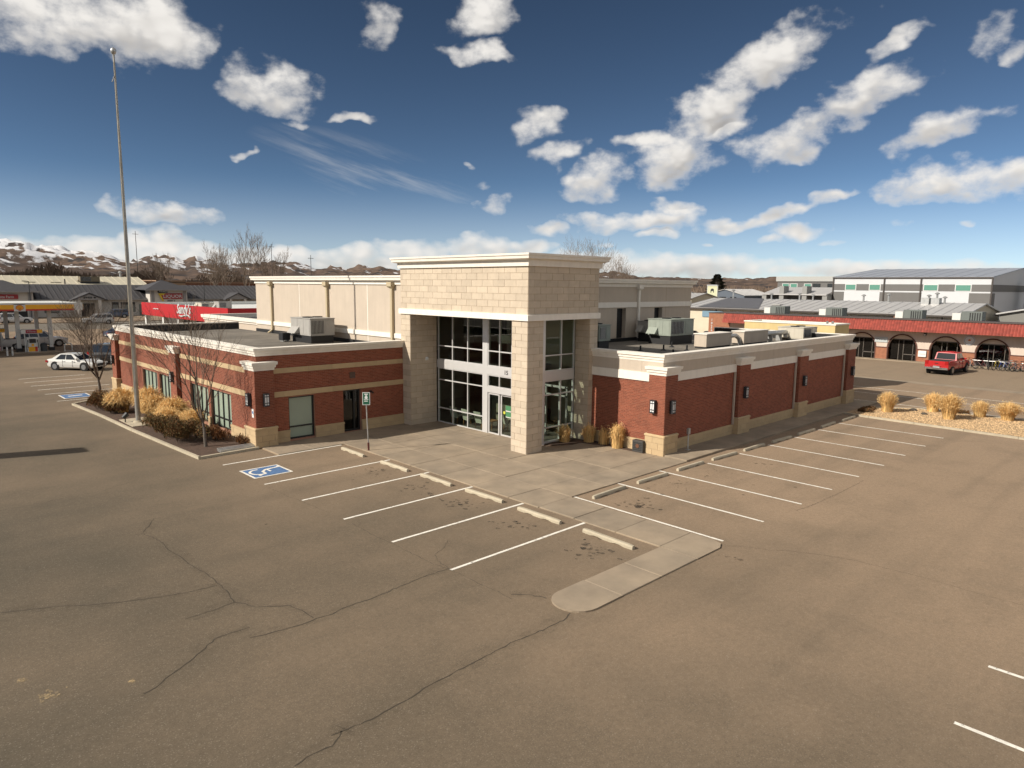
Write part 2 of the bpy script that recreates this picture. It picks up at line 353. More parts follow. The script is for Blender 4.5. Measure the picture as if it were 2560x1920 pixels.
M_ALU = mat('aluminium_frame', (.62, .61, .60), .45, var=.03, metal=.35)
M_DARKF = mat('dark_bronze_frame', (.014, .014, .014), .45)
M_GLASS = glass('storefront_glass', (.78, .82, .79))
M_FILM = mat('frosted_green_glass', (.30, .36, .29), .25, var=.06, scale=.8, spec=.6)
M_CONC = mat('concrete', (.30, .235, .165), .92, var=.2, scale=1.1, col2=(.25, .20, .145), rand=.06, bump=.25, bscale=30)
M_CONC2 = mat('pale_concrete', (.42, .365, .27), .9, var=.14, scale=4, bump=.3, bscale=25, rand=.05)
M_PAINT = mat('white_road_paint', (.72, .68, .60), .8, var=.22, scale=7, detail=10)
M_BLUE = mat('blue_road_paint', (.075, .15, .30), .8, var=.25, scale=6)
M_DARKINT = mat('dark_interior', (.05, .045, .04), .9)
M_OLIVE = mat('olive_interior_wall', (.30, .28, .20), .9)
M_GALV = mat('galvanised_steel', (.45, .45, .44), .42, metal=.7, var=.15, scale=3)
M_UNIT = mat('grey_unit_paint', (.34, .325, .30), .55, var=.08, scale=3, streak=.1)
M_UNITG = mat('green_grey_unit_paint', (.26, .29, .25), .55, var=.1, scale=3, streak=.12)
M_BLACK = mat('black_plastic', (.015, .015, .016), .5)
M_RUBBER = mat('tyre_rubber', (.018, .018, .018), .85)
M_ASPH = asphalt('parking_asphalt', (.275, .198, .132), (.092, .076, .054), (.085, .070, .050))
M_ASPH2 = asphalt('old_lot_asphalt', (.25, .19, .13), (.22, .165, .115), (.16, .125, .09))
M_ROAD = asphalt('road_asphalt', (.15, .13, .105), (.13, .115, .095), (.10, .09, .075))
def worn(name, col, lo, hi, amt, scale, rough=.85, base=0.):
    """thin coat that noise wears through to what lies below"""
    m = mat(name, col, rough, var=.15, scale=scale * .5); nt = m.node_tree; N = nt.nodes; L = nt.links; b = N['Principled BSDF']
    geo = N.new('ShaderNodeNewGeometry'); n = N.new('ShaderNodeTexNoise'); L.new(geo.outputs['Position'], n.inputs['Vector']); n.inputs['Scale'].default_value = scale; n.inputs['Detail'].default_value = 8; n.inputs['Roughness'].default_value = .7
    mr = N.new('ShaderNodeMapRange'); L.new(n.outputs['Fac'], mr.inputs[0]); mr.inputs[1].default_value = lo; mr.inputs[2].default_value = hi; mr.inputs[3].default_value = base; mr.inputs[4].default_value = amt
    L.new(mr.outputs[0], b.inputs['Alpha']); return m
M_PAINT = worn('worn_white_road_paint', (.74, .70, .62), .30, .44, 1.0, 9, base=.25)
M_HALO = worn('crack_dirt_halo', (.085, .070, .050), .42, .70, .17, 2.2)
M_CRACK = mat('crack_filler', (.055, .043, .030), .95)
M_OIL = worn('oil_stain', (.055, .045, .034), .35, .65, .62, 10, .7, .1)

# ------------------------------------------------------------------ ground
g = MB(); NX = 40
g.add([(-9000, -9000, 0), (9000, -9000, 0), (9000, 9000, 0), (-9000, 9000, 0)], [(0, 1, 2, 3)])
M_FIELD = mat('dry_grass_plain', (.20, .15, .09), .95, var=.3, scale=.02, col2=(.14, .11, .08))
ground = struct(g.build('ground', M_FIELD))
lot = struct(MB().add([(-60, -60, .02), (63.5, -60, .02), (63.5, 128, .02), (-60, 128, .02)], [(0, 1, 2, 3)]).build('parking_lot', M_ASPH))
lot2 = struct(MB().add([(63.5, -60, .024), (96.4, -60, .024), (96.4, 110, .024), (63.5, 110, .024)], [(0, 1, 2, 3)]).build('shop_forecourt', M_ASPH2))
gut = struct(MB().add([(62.6, -60, .028), (63.9, -60, .028), (63.9, 110, .028), (62.6, 110, .028)], [(0, 1, 2, 3)]).build('concrete_gutter', M_CONC))
road = struct(MB().add([(-200, 128, .024), (300, 128, .024), (300, 149, .024), (-200, 149, .024)], [(0, 1, 2, 3)]).build('road', M_ROAD))
verge = struct(MB().box(-200, 150, 0, 62, 160, .12).build('verge', mat('brown_verge', (.20, .14, .09), .95, var=.3, scale=.6)))
lot3 = struct(MB().add([(-200, 160, .03), (300, 160, .03), (300, 200, .03), (-200, 200, .03)], [(0, 1, 2, 3)]).build('strip_mall_lot', M_ASPH2))
Z = .024     # markings lie above the asphalt
def line(parent, x0, y0, x1, y1, w=.1, z=Z, m=None):
    d = Vector((x1 - x0, y1 - y0)); L_ = d.length; n = Vector((-d.y, d.x)) / L_ * w / 2
    k = max(2, int(L_ / .5)); vs = []
    for i in range(k + 1):
        t = i / k; j = [random.uniform(-.012, .012) for _ in range(2)]
        vs += [(x0 + d.x * t + n.x * (1 + j[0] / w), y0 + d.y * t + n.y * (1 + j[0] / w), z), (x0 + d.x * t - n.x * (1 + j[1] / w), y0 + d.y * t - n.y * (1 + j[1] / w), z)]
    return MB().add(vs, [(2 * i, 2 * i + 1, 2 * i + 3, 2 * i + 2) for i in range(k)]).build('parking_line', m or M_PAINT, parent)
for x0, x1, y in ((10.84, 16.45, 28.76), (10.9, 16.57, 24.88), (11.02, 16.6, 22.1), (11.08, 16.6, 19.36), (11.1, 16.6, 16.61), (11.1, 16.65, 13.84)): line(lot, x0, y, x1, y)
for x, y0, y1 in ((18.52, 15.9, 9.95), (21.1, 15.95, 9.94), (23.9, 15.95, 9.9), (26.55, 15.2, 9.89), (29.27, 15.15, 9.88), (32.0, 15.1, 9.82), (34.74, 15.05, 9.8), (37.6, 15.0, 9.75), (40.4, 14.97, 9.7)): line(lot, x, y0, x, y1)
for x, y0, y1 in ((16.15, 2.68, -2.9), (13.5, 2.64, -3.)): line(lot, x, y0, x, y1)
for y in (65.1, 62.6, 60.2, 57.7, 55.2, 51.5): line(lot, 9.2, y, 13.7, y)
for x, a, b in ((57.25, 24, -8), (54.1, 24, -8), (50.2, 20, -8)): line(lot, x, a, x, b)
# accessible-bay emblem (its top points to +x)
def emblem(x0, y0, x1, y1, z=Z, detail=True):
    MB().add([(x0, y0, z), (x1, y0, z), (x1, y1, z), (x0, y1, z)], [(0, 1, 2, 3)]).build('emblem_border', M_PAINT, lot)
    b = .09
    fld = MB().add([(x0 + b, y0 + b, z + .003), (x1 - b, y0 + b, z + .003), (x1 - b, y1 - b, z + .003), (x0 + b, y1 - b, z + .003)], [(0, 1, 2, 3)]).build('emblem_field', M_BLUE, lot)
    if not detail: 
        MB().ribbon([(x0 + .4, (y0 + y1) / 2), (x1 - .4, (y0 + y1) / 2 + .1)], .25, z + .006).build('emblem_symbol', M_PAINT, lot); return
    cx, cy = x0 + .55, (y0 + y1) / 2 + .05; s = MB(); zz = z + .006
    s.ribbon([(cx + .36 * math.cos(R(a)), cy + .40 * math.sin(R(a))) for a in range(75, 300, 15)], .10, zz)        # wheel
    s.ribbon([(cx + .88, cy + .30), (cx + .35, cy + .22), (cx + .12, cy - .02)], .11, zz + .001)                     # trunk
    s.ribbon([(cx + .14, cy + .02), (cx + .10, cy - .36), (cx - .18, cy - .47)], .11, zz + .002)                       # thigh and shin
    s.ribbon([(cx - .18, cy - .40), (cx - .18, cy - .58)], .10, zz + .003)
    s.ribbon([(cx + .40, cy + .20), (cx + .40, cy - .18)], .08, zz + .004)                                           # arm
    s.lathe((cx + .95, cy + .33, zz + .001), [(.085, 0), (.085, .002)], 14)
    s.build('emblem_symbol', M_PAINT, lot)
emblem(10.95, 25.88, 12.57, 27.38)
emblem(9.75, 52.3, 11.4, 54.2, detail=False)
# cracks
CRACKS = [[(6.58,23.51),(6.21,22.82),(5.88,22.3),(6.03,21.77),(6.08,21.09),(6.03,20.52),(6.11,19.63),(6.12,18.76),(6.21,18.16),(6.21,17.37),(6.19,16.65),(6.12,16.11),(6.1,15.87),(6.24,15.58),(6.35,15.26),(6.67,15.02),(6.96,14.8),(7.06,14.41),(7.07,14.09),(7.09,13.85)],[(11.13,13.95),(10.45,13.97),(9.3,13.88),(8.55,13.78),(7.95,13.84),(7.53,13.74),(7.15,13.79),(6.89,13.74),(6.62,13.76),(5.97,13.87),(5.65,13.96)],[(6.15,17.06),(5.41,17.19),(4.54,17.47),(4.01,17.75),(3.49,18.03),(2.96,18.44),(2.42,18.7),(1.92,18.95)],[(6.1,15.87),(5.66,15.79),(5.18,15.76),(4.93,15.77)],[(5.85,14.41),(5.44,14.43),(5.09,14.42),(4.68,14.09),(4.25,13.77),(3.83,13.54),(3.66,13.38),(3.34,13.27)],[(9.68,9.97),(9.03,9.93),(8.39,9.92),(8.0,9.89),(7.65,9.88),(7.26,9.88),(6.92,9.78),(6.41,9.78),(5.91,9.74),(5.47,9.81),(5.37,9.69),(5.18,9.58),(4.82,9.61),(4.47,9.54)],[(5.47,9.81),(5.28,9.82)],[(11.13,13.95),(11.24,14.6),(11.45,14.98),(11.97,15.21),(12.39,15.58)],[(11.09,13.89),(11.12,13.25),(11.1,12.59),(11.14,12.1),(11.09,11.44)],[(10.83,24.58),(10.88,22.79),(10.99,21.62),(11.03,20.25)],[(11.07,18.84),(11.0,17.64),(11.03,16.44),(11.02,15.38),(11.0,14.6),(11.09,13.89)],[(7.57,28.77),(6.15,28.0),(4.98,27.94),(3.85,27.73),(3.09,27.76)],[(18.04,9.85),(18.57,9.31),(18.82,8.72),(19.24,8.22),(19.62,7.51),(19.92,6.66),(19.98,5.95),(20.06,5.05),(20.03,4.29),(19.98,3.52),(20.05,2.76)],[(11.61,9.99),(11.22,9.89),(10.67,9.88),(10.07,9.94),(9.68,9.97)],[(11.29,11.65),(11.6,11.32),(11.76,10.91)],[(28.8,9.53),(26.02,9.53),(24.11,9.59),(23.05,9.7)]]
for c in CRACKS:
    pts = []
    for a, b in zip(c, c[1:]):
        a = Vector(a); b = Vector(b); n = max(2, int((b - a).length / .11))
        for i in range(n):
            p = a.lerp(b, i / n); pts.append((p.x + random.uniform(-.022, .022), p.y + random.uniform(-.022, .022)))
    pts.append(c[-1])
    faint = c[0][0] > 15 or (abs(c[0][0] - 11) < .35 and len(c) > 3 and c[0][1] > 12.2 and c[-1][0] > 10.9) or c[0][1] > 25
    w0 = .012 if faint else .026
    if not faint:
        hp = [(p[0] + .05 * math.sin(i * .21), p[1] + .06 * math.sin(i * .17 + 1)) for i, p in enumerate(pts)]
        MB().ribbon(hp, [.34 + .14 * math.sin(i * .23) for i in range(len(hp))], Z - .002).build('crack_stain', M_HALO, lot)
    MB().ribbon(pts, [max(.006, w0 * random.uniform(.4, 1.35)) for _ in pts], Z).build('crack', M_CRACK, lot)
# oil drips under the cars
def stain(x, y, n, sx, sy, rmax=.09):
    s = MB()
    for k in range(n):
        px, py = random.gauss(x, sx), random.gauss(y, sy); r = rmax * random.uniform(.1, 1) ** 2.4 + .008; q = random.randint(6, 9); e = random.uniform(.5, 1.4); t0 = random.random() * 6
        ps = [(px + r * random.uniform(.6, 1.15) * math.cos(t0 + 6.283 * i / q), py + e * r * random.uniform(.6, 1.15) * math.sin(t0 + 6.283 * i / q), Z - .001 + .0001 * k) for i in range(q)]
        s.add(ps, [tuple(range(q))])
    s.build('oil_stain', M_OIL, lot)
for x, y, n, sx, sy in ((14.9, 23.5, 40, .32, .45), (14.6, 23.2, 4, .5, .3), (14.88, 20.75, 45, .3, .35), (14.8, 19.6, 18, .12, .25), (15, 17.95, 60, .35, .4), (14.9, 15.15, 42, .32, .4), (15., 12.3, 75, .38, .42), (19.6, 13.9, 55, .5, .45), (22.4, 14.2, 35, .5, .4), (25.5, 13.9, 22, .5, .35), (17.45, 9.25, 10, .12, .25), (28.5, 13.6, 10, .6, .5), (13.6, 15.5, 7, .5, .3), (9.2, 22, 5, .9, 1.2), (24.8, 11.5, 6, .9, .9)): stain(x, y, n, sx, sy)
stain(9.0, 31.4, 3, .35, .5, .1); stain(19.4, 13.6, 6, .1, .2, .2)
M_SAND = worn('sand_spill', (.42, .31, .17), .38, .62, .6, 14)
for x, y, n, sx in ((2.07, 14.41, 26, .10), (3.32, 13.87, 9, .04), (1.79, 15.34, 8, .05)):
    s = MB()
    for k in range(n):
        px, py = random.gauss(x, sx), random.gauss(y, sx * .8); r = random.uniform(.01, .05)
        s.add([(px + r * math.cos(i), py + r * math.sin(i), Z + .0001 * k) for i in range(6)], [tuple(range(6))])
    s.build('sand_spill', M_SAND, lot)

# concrete plaza, walk and peninsula: slabs with open joints
plaza = struct(MB().box(13.3, 28.85, .0, 21.5, 30.9, .03).build('plaza', M_JOINT))
def slab(x0, y0, x1, y1, z=.06, parent=None, mt=None):
    j = .006; dz = random.uniform(-.006, .006)
    return MB().cbox(x0 + j, y0 + j, 0, x1 - j, y1 - j, z + dz, .012).build('concrete_slab', mt or M_CONC, parent or plaza)
xs = [16.62, 18.36, 20.4, 22.5, 24.6, 26.0]; ys = [15.9, 17.4, 19.4, 21.4, 23.4, 25.6, 27.3, 28.8, 30.97]
for i in range(len(xs) - 1):
    for k in range(len(ys) - 1):
        if xs[i] >= 22.4 and ys[k] >= 21.4: continue
        slab(xs[i], ys[k], xs[i + 1], ys[k + 1])
for k in range(4, len(ys) - 1): slab(22.5, ys[k], 23.5, ys[k + 1])
slab(22.5, 21.4, 23.5, 23.4)
xl = [13.35, 15, 16.62]
for i in range(2): slab(xl[i], 28.82, xl[i + 1], 30.97)
for a, b in ((15.9, 14.3), (14.3, 12.6), (12.6, 10.95)): slab(16.65, b, 18.33, a)
xw = [26.0, 28.2, 30.4, 32.6, 34.8, 37, 39.2, 41.4, 43.6, 45.8, 49.6]
for a, b in zip(xw, xw[1:]): slab(a, 15.9, b, 17.37, .12)
for a, b in ((16.65, 18.3), (14.9, 16.65), (13.2, 14.9)): 
    if b > 18: 
        MB().prism([(16.66, 9.7), (17.9, 9.7), (18.2, 9.85), (18.33, 10.2), (18.33, 10.94), (16.66, 10.94)], 0, .06).build('concrete_slab', M_CONC, plaza)
    else: slab(a, 9.7, b, 10.94)
MB().prism([(13.19, 9.7), (13.19, 10.94), (12.2, 10.94)] + [(12.2 + .62 * math.cos(R(a)), 10.32 + .62 * math.sin(R(a))) for a in range(105, 260, 15)] + [(12.2, 9.7)], 0, .06).build('concrete_slab', M_CONC, plaza)

# ------------------------------------------------------------------ wheel stops
def stop_mesh():
    m = MB(); L_ = 1.95; w = .075
    prof = [(-w, .0), (w, .0), (w, .075), (w * .62, .125), (-w * .62, .125), (-w, .075)]
    st = []; n = 12
    for i in range(n + 1):
        t = -L_ / 2 + L_ * i / n; e = 1 if 0 < i < n else .8
        cut = .028 if i in (3, 4, 8, 9) else 0
        st.append([(a * e, t, max(cut, b * (1 if 0 < i < n else .9))) for a, b in prof])
    vs = [v for s_ in st for v in s_]; k = len(prof); fs = []
    for i in range(n):
        for a in range(k): b = (a + 1) % k; fs.append((i * k + a, (i + 1) * k + a, (i + 1) * k + b, i * k + b))
    fs += [tuple(range(k)), tuple(range((n + 1) * k - 1, n * k - 1, -1))]
    m.add(vs, fs); return m
ws_me = stop_mesh().mesh('wheel_stop'); ws_me.materials.append(M_CONC2)
ordL = ['nearest the handicapped emblem and the sign post', 'second along from the sign post', 'third along from the sign post', 'fourth along from the sign post', 'fifth along from the sign post', 'nearest the rounded kerb end']
for (y, dx), w in zip(((27.0, 0), (23.7, 0), (20.9, .04), (18.1, .07), (15.25, -.02), (12.35, -.03)), ordL):
    o = bpy.data.objects.new('wheel_stop', ws_me); COL.objects.link(o); o.location = (16.0 + dx, y, .02); o.rotation_euler = (0, 0, R(random.uniform(-2, 2)))
    tag(o, 'concrete wheel stop in the left row, ' + w, 'wheel stop', 'wheel stops of the left row')
ordR = ['nearest the walkway', 'second from the walkway', 'third from the walkway', 'fourth from the walkway', 'fifth from the walkway', 'sixth from the walkway', 'seventh from the walkway', 'second from the gravel bed', 'nearest the gravel bed']
for x, y, w in zip((19.8, 22.6, 25.4, 28.1, 30.8, 33.5, 36.3, 39.2, 42.0), (15.3, 15.32, 15.34, 15.25, 15.2, 15.1, 15.06, 15.08, 15.02), ordR):
    o = bpy.data.objects.new('wheel_stop', ws_me); COL.objects.link(o); o.location = (x, y, .02); o.rotation_euler = (0, 0, R(90 + random.uniform(-3, 2)))
    tag(o, 'concrete wheel stop along the shaded brick wall, ' + w, 'wheel stop', 'wheel stops of the right row')

# ------------------------------------------------------------------ main building
B0 = (21.6, 21.47, 0)
bld = thing('commercial_building', 'red brick and cream stone building with a tall square entrance tower', 'building', B0)
XT, YT, XT2, YT2 = 21.6, 21.47, 26.45, 31.15
LX, LY = 13.42, 31.02            # left wing wall planes
RX, RY = 26.15, 17.42            # right wing wall planes
LEND, REND = 54.0, 48.25
ROOF = 4.1
BR = []; ST = []                  # (centre, size(u, z), normal axis, sign, parent)
def bricks(parent, axis, face, sgn, u0, u1, z0, z1, holes=()):
    """axis: 'x' -> wall plane x=face, u runs along y. sgn: direction of the outward normal"""
    H, L_ = .0765, .213; r = 0; z = z0
    while z + .02 < z1:
        h = min(H, z1 - z); u = u0 - (L_ / 2 if r % 2 else 0)
        while u < u1:
            a, b = max(u, u0), min(u + L_, u1); ok = b - a > .03
            for (h0, h1, q0, q1) in holes:
                if z + h > q0 + .01 and z < q1 - .01 and b > h0 and a < h1:
                    if a < h0: b = min(b, h0)
                    elif b > h1: a = max(a, h1)
                    else: ok = False
            if ok and b - a > .03: BR.append((parent, axis, face, sgn, (a + b) / 2, z + h / 2, b - a - .012, h - .014))
            u += L_
        z += H; r += 1
def blocks(parent, axis, face, sgn, u0, u1, z0, z1, h=.31, l=.76, jit=0, m='s'):
    nr = max(1, round((z1 - z0) / h)); h = (z1 - z0) / nr
    for r in range(nr):
        u = u0 - (l / 2 if (r + jit) % 2 else 0)
        while u < u1 - .01:
            a, b = max(u, u0), min(u + l, u1)
            if b - a > .05: ST.append((parent, axis, face, sgn, (a + b) / 2, z0 + r * h + h / 2, b - a - .014, h - .014, m))
            u += l
T = .3
def wallbox(m, axis, face, sgn, u0, u1, z0, z1, t=T, holes=()):
    """solid wall behind plane `face`, split round the holes"""
    us = sorted({u0, u1, *[h[0] for h in holes], *[h[1] for h in holes]})
    for a, b in zip(us, us[1:]):
        zs = [(z0, z1)]
        for h in holes:
            if h[0] <= a + 1e-6 and h[1] >= b - 1e-6:
                nz = []
                for q0, q1 in zs:
                    if h[2] > q0: nz.append((q0, min(q1, h[2])))
                    if h[3] < q1: nz.append((max(q0, h[3]), q1))
                zs = nz
        for q0, q1 in zs:
            if q1 - q0 < 1e-4: continue
            if axis == 'x': m.box(face, a, q0, face - sgn * t, b, q1)
            else: m.box(a, face, q0, b, face - sgn * t, q1)
CORN = [(0, 4.27), (.04, 4.27), (.05, 4.37), (.09, 4.385), (.10, 4.495), (.155, 4.515), (.17, 4.64), (-.30, 4.64), (-.30, 4.27)]
def cornice(path, prof=CORN, name='cornice', closed=False, m=None): return MB().sweep(path, prof, closed).build(name, m or M_WHITE, bld)

# ---- left wing
wL = [(42.55, 45.0, .2, 2.12), (45.4, 48.25, .2, 2.12), (34.1, 36.8, .2, 2.12), (37.1, 39.75, .2, 2.12)]
wS = [(14.95, 16.3, .12, 2.2)]; dS = [(17.9, 18.95, .06, 2.24)]
m = MB(); wallbox(m, 'x', LX, -1, LY, LEND, 0, 4.27, holes=wL); lw = m.build('wall', M_MORTAR, bld)
m = MB(); wallbox(m, 'y', LY, -1, LX + T, XT, 0, 4.27, holes=wS + dS); ls = m.build('wall', M_MORTAR, bld)
m = MB(); wallbox(m, 'y', LEND, 1, LX + T, 22, 0, 4.27); m.box(LX + .3, LEND - .32, 4.0, 22, LEND - .305, 4.6); m.build('wall', M_STUCCO, bld)
for (a, b) in ((4.27, 3.64), (3.40, 2.52), (2.26, .62)):
    bricks(lw, 'x', LX, -1, LY, LEND, b, a, wL); bricks(ls, 'y', LY, -1, LX, XT, b, a, wS + dS)
for z0, z1 in ((3.40, 3.64), (2.26, 2.52)):
    for a, b in zip([LX - .03] + [LX + 1.3 * i for i in range(1, 7)], [LX + 1.3 * i for i in range(1, 7)] + [XT]):
        MB().box(a + .004, LY - .035, z0, b - .004, LY + .05, z1).build('stone_band', M_TRIM, bld)
    n = 16; st = (LEND - LY) / n
    for i in range(n): MB().box(LX - .035, LY + st * i + .004, z0 - .001, LX + .05, LY + st * (i + 1) - .004, z1 + .001).build('stone_band', M_TRIM, bld)
# wainscot
def wains(axis, face, sgn, u0, u1, holes, zt=.62):
    us = [(u0, u1)]
    for h in holes: us = [s_ for a, b in us for s_ in (((a, h[0]), (h[1], b)) if a < h[0] and b > h[1] else ((a, b),))]
    for a, b in us:
        m = MB()
        if axis == 'x': m.box(face + sgn * .06, a, 0, face, b, zt - .1); c = MB().box(face + sgn * .09, a - .01, zt - .1, face, b + .01, zt)
        else: m.box(a, face + sgn * .06, 0, b, face, zt - .1); c = MB().box(a - .01, face + sgn * .09, zt - .1, b + .01, face, zt)
        o = m.build('stone_base', M_JOINT, bld); c.build('stone_sill', M_TRIM, bld)
        blocks(o, axis, face + sgn * .06, sgn, a, b, 0.02, zt - .1, .25, .8, m='t')
wains('x', LX, -1, LY, LEND, wL); wains('y', LY, -1, LX, XT, wS + dS)
def pier(cx0, cx1, cy0, cy1, faces, zcap0=3.63, zcap1=4.02, zb=.97):
    """brick pier with stone base and white cap"""
    o = MB().box(cx0, cy0, 0, cx1, cy1, zcap0).build('pier', M_MORTAR, bld)
    e = .07
    bs = MB().box(cx0 - e, cy0 - e, 0, cx1 + e, cy1 + e, zb - .1); bo = bs.build('stone_base', M_JOINT, o)
    MB().cbox(cx0 - e - .04, cy0 - e - .04, zb - .1, cx1 + e + .04, cy1 + e + .04, zb, .03).build('stone_sill', M_TRIM, o)
    pth = [(cx0, cy1), (cx0, cy0), (cx1, cy0), (cx1, cy1)]
    z0, z1 = zcap0, zcap1; h = z1 - z0
    MB().sweep(pth, [(0, z0), (.03, z0), (.04, z0 + h * .30), (.085, z0 + h * .33), (.095, z0 + h * .63), (.145, z0 + h * .66), (.155, z1), (-.2, z1), (-.2, z0)], True).box(cx0 + .1, cy0 + .1, z1 - .05, cx1 - .1, cy1 - .1, z1 - .005).build('pier_cap', M_WHITE, o)
    for ax, fc, sg, u0, u1 in faces:
        bricks(o, ax, fc, sg, u0, u1, zb, z0)
        blocks(o, ax, fc + sg * e, sg, u0 - e, u1 + e, .02, zb - .1, .29, .62, m='t')
for k, (y0, y1) in enumerate(((30.68, 31.72), (41.2, 42.2), (53.3, 54.3))):
    x0, x1 = 13.17, 14.1 if k != 1 else 13.6
    f = [('x', x0, -1, y0, y1), ('y', y0, -1, x0, x1)]
    pier(x0, x1, y0, y1, f)
cornice([(LX, LEND + .02), (LX, LY), (XT, LY)])
MB().box(LX + .31, LY + .31, 4.0, XT + .39, LEND - .33, ROOF).build('roof', M_ROOF, bld)
m = MB().box(LX + .30, LY + .31, ROOF, LX + .33, LEND - .34, 4.6).box(LX + .31, LEND - .36, ROOF, 22, LEND - .325, 4.55).box(21.9, YT2, ROOF, 21.985, 50.3, ROOF + .22).build('flashing', M_BLACKM, bld)
cornice([(22, LEND), (LX, LEND)], [(0, 4.27), (.1, 4.3), (.2, 4.5), (.22, 4.64), (-.3, 4.64), (-.3, 4.27)])
def window(parent, axis, face, sgn, u0, u1, z0, z1, vs=(), hs=(), fm=None, pm=None, fw=.06, depth=.12, rec=.1, panes=True):
    """frame set back by rec behind the wall face; mullions at vs, bars at hs; each pane separate"""
    f = MB(); p0 = face - sgn * rec; p1 = p0 - sgn * depth
    def bx(m, a, b, c, d, q0=p0, q1=p1):
        if axis == 'x': m.box(q0, a, c, q1, b, d)
        else: m.box(a, q0, c, b, q1, d)
    bx(f, u0, u0 + fw, z0, z1); bx(f, u1 - fw, u1, z0, z1); bx(f, u0 + fw, u1 - fw, z0, z0 + fw); bx(f, u0 + fw, u1 - fw, z1 - fw, z1)
    for v in vs: bx(f, v - fw / 2, v + fw / 2, z0 + fw, z1 - fw)
    e = .002 * sgn
    for h in hs: bx(f, u0 + fw, u1 - fw, h - fw / 2, h + fw / 2, p0 - e, p1 + e)
    w = f.build('window', fm or M_DARKF, parent)
    U = [u0 + fw] + sorted(vs) + [u1 - fw]; ZZ = [z0 + fw] + sorted(hs) + [z1 - fw]
    mid = (p0 + p1) / 2
    if panes:
        for i in range(len(U) - 1):
            for k in range(len(ZZ) - 1):
                q = MB(); bx(q, U[i] + .005, U[i + 1] - .005, ZZ[k] + .005, ZZ[k + 1] - .005, mid + .004, mid - .004); q.build('pane', pm or M_GLASS, w)
    return w
for (a, b, c, d) in wL:
    q = (b - a); window(bld, 'x', LX, -1, a, b, c, d, vs=(a + q * .5,), hs=(c + .5,), pm=M_FILM, fw=.07)
    for t in (.22, .72): MB().box(LX + .145, a + q * t, c + .1, LX + .15, a + q * t + .22, d - .1).build('window_gap', M_DARKF, bld)
window(bld, 'y', LY, -1, 14.95, 16.3, .12, 2.2, hs=(.72,), pm=M_FILM, fw=.07)
# side door
dr = window(bld, 'y', LY, -1, 17.9, 18.95, .06, 2.24, vs=(18.62,), pm=glass('dark_door_glass', (.35, .35, .35)), fw=.09, rec=.16)
dr.name = 'door'
MB().box(17.99, LY + .2, .16, 18.57, LY + .24, .75).build('kick_panel', M_DARKF, dr)
for z0, c in ((1.62, (.05, .16, .06)), (1.32, (.06, .15, .05))):
    MB().box(18.12, LY + .19, z0, 18.42, LY + .195, z0 + .24).build('door_notice', mat('green_notice', (.05, .16, .06), .6), dr)
    MB().box(18.12, LY + .188, z0 - .05, 18.42, LY + .193, z0).build('door_notice', mat('white_notice', (.6, .62, .58), .6), dr)
MB().tube((18.5, LY + .14, 1.0), (18.5, LY + .14, 1.3), .015).build('door_handle', M_GALV, dr)
MB().box(LX, LEND + .02, 0, LX + .01, LEND + .03, .01)
# interior dark cores behind the film windows
MB().box(LX + .6, LY + .6, .02, 21.8, LEND - .6, 3.9).build('interior', M_DARKINT, bld)

# ---- right wing
m = MB(); wallbox(m, 'x', RX, -1, RY, YT, 0, 4.27); rw = m.build('wall', M_MORTAR, bld)
m = MB(); wallbox(m, 'y', RY, -1, RX + T, REND, 0, 4.27); rs = m.build('wall', M_MORTAR, bld)
m = MB(); wallbox(m, 'x', REND, 1, RY + T, 27.5, 0, 4.27); m.build('wall', M_STUCCO, bld)
bricks(rw, 'x', RX, -1, RY, YT, .62, 3.36); bricks(rs, 'y', RY, -1, RX, REND, .62, 3.36)
wains('x', RX, -1, RY, YT, ()); wains('y', RY, -1, RX, REND, ())
PX = [(26.02, 27.0), (32.73, 33.84), (39.85, 40.96), (47.1, 48.35)]
SB = [0] + [i for i in range(9)]
cuts = [27.0, 32.73, 33.84, 39.85, 40.96, 47.1]
MB().sweep([(RX, YT), (RX, 18.1)], [(0, 3.36), (.07, 3.36), (.07, 3.76), (0, 3.76)]).build('trim_band', M_WHITE, bld)
for a, b in ((27.0, 32.73), (33.84, 39.85), (40.96, 47.1)): MB().box(a, RY - .07, 3.36, b, RY, 3.76).build('trim_band', M_WHITE, bld)
# stucco frieze panels with control joints
ys_ = [RY - .03, 18.55, 20.0, YT]
for a, b in zip(ys_, ys_[1:]): MB().box(RX - .03, a + .004, 3.70, RX + .01, b - .004, 4.28).build('stucco_panel', M_STUCCO, bld)
xs_ = [RX - .03] + [27.6 + 2.30 * i for i in range(9)] + [REND + .03]
for a, b in zip(xs_, xs_[1:]): MB().box(a + .004, RY - .031, 3.70, b - .004, RY + .01, 4.279).build('stucco_panel', M_STUCCO, bld)
MB().box(REND, RY - .02, 3.7, REND + .03, 27.5, 4.275).build('stucco_panel', M_STUCCO, bld)
for k, (a, b) in enumerate(PX):
    y0 = 17.16; y1 = 18.05 if k == 0 else 17.6
    f = [('y', y0, -1, a, b)] + ([('x', a, -1, y0, y1)])
    pier(a, b, y0, y1, f, 3.70, 4.08, .99)
cornice([(RX, YT), (RX, RY), (REND, RY), (REND, 27.5)])
MB().box(RX + .31, RY + .31, 4.0, REND - .31, 27.45, ROOF).build('roof', M_ROOF, bld)
MB().box(RX + .3, RY + .3, ROOF, RX + .33, YT, 4.6).box(RX + .33, RY + .3, ROOF, REND - .3, RY + .33, 4.6).box(REND - .33, RY + .33, ROOF, REND - .3, 27.4, 4.6).box(26.5, 27.41, ROOF, 44.5, 27.49, ROOF + .22).build('flashing', M_BLACKM, bld)
for x in (32.58, 39.7, 46.95): MB().box(x - .04, RY - .12, .62, x + .04, RY - .03, 3.36).build('downspout', M_STUCCO, bld)

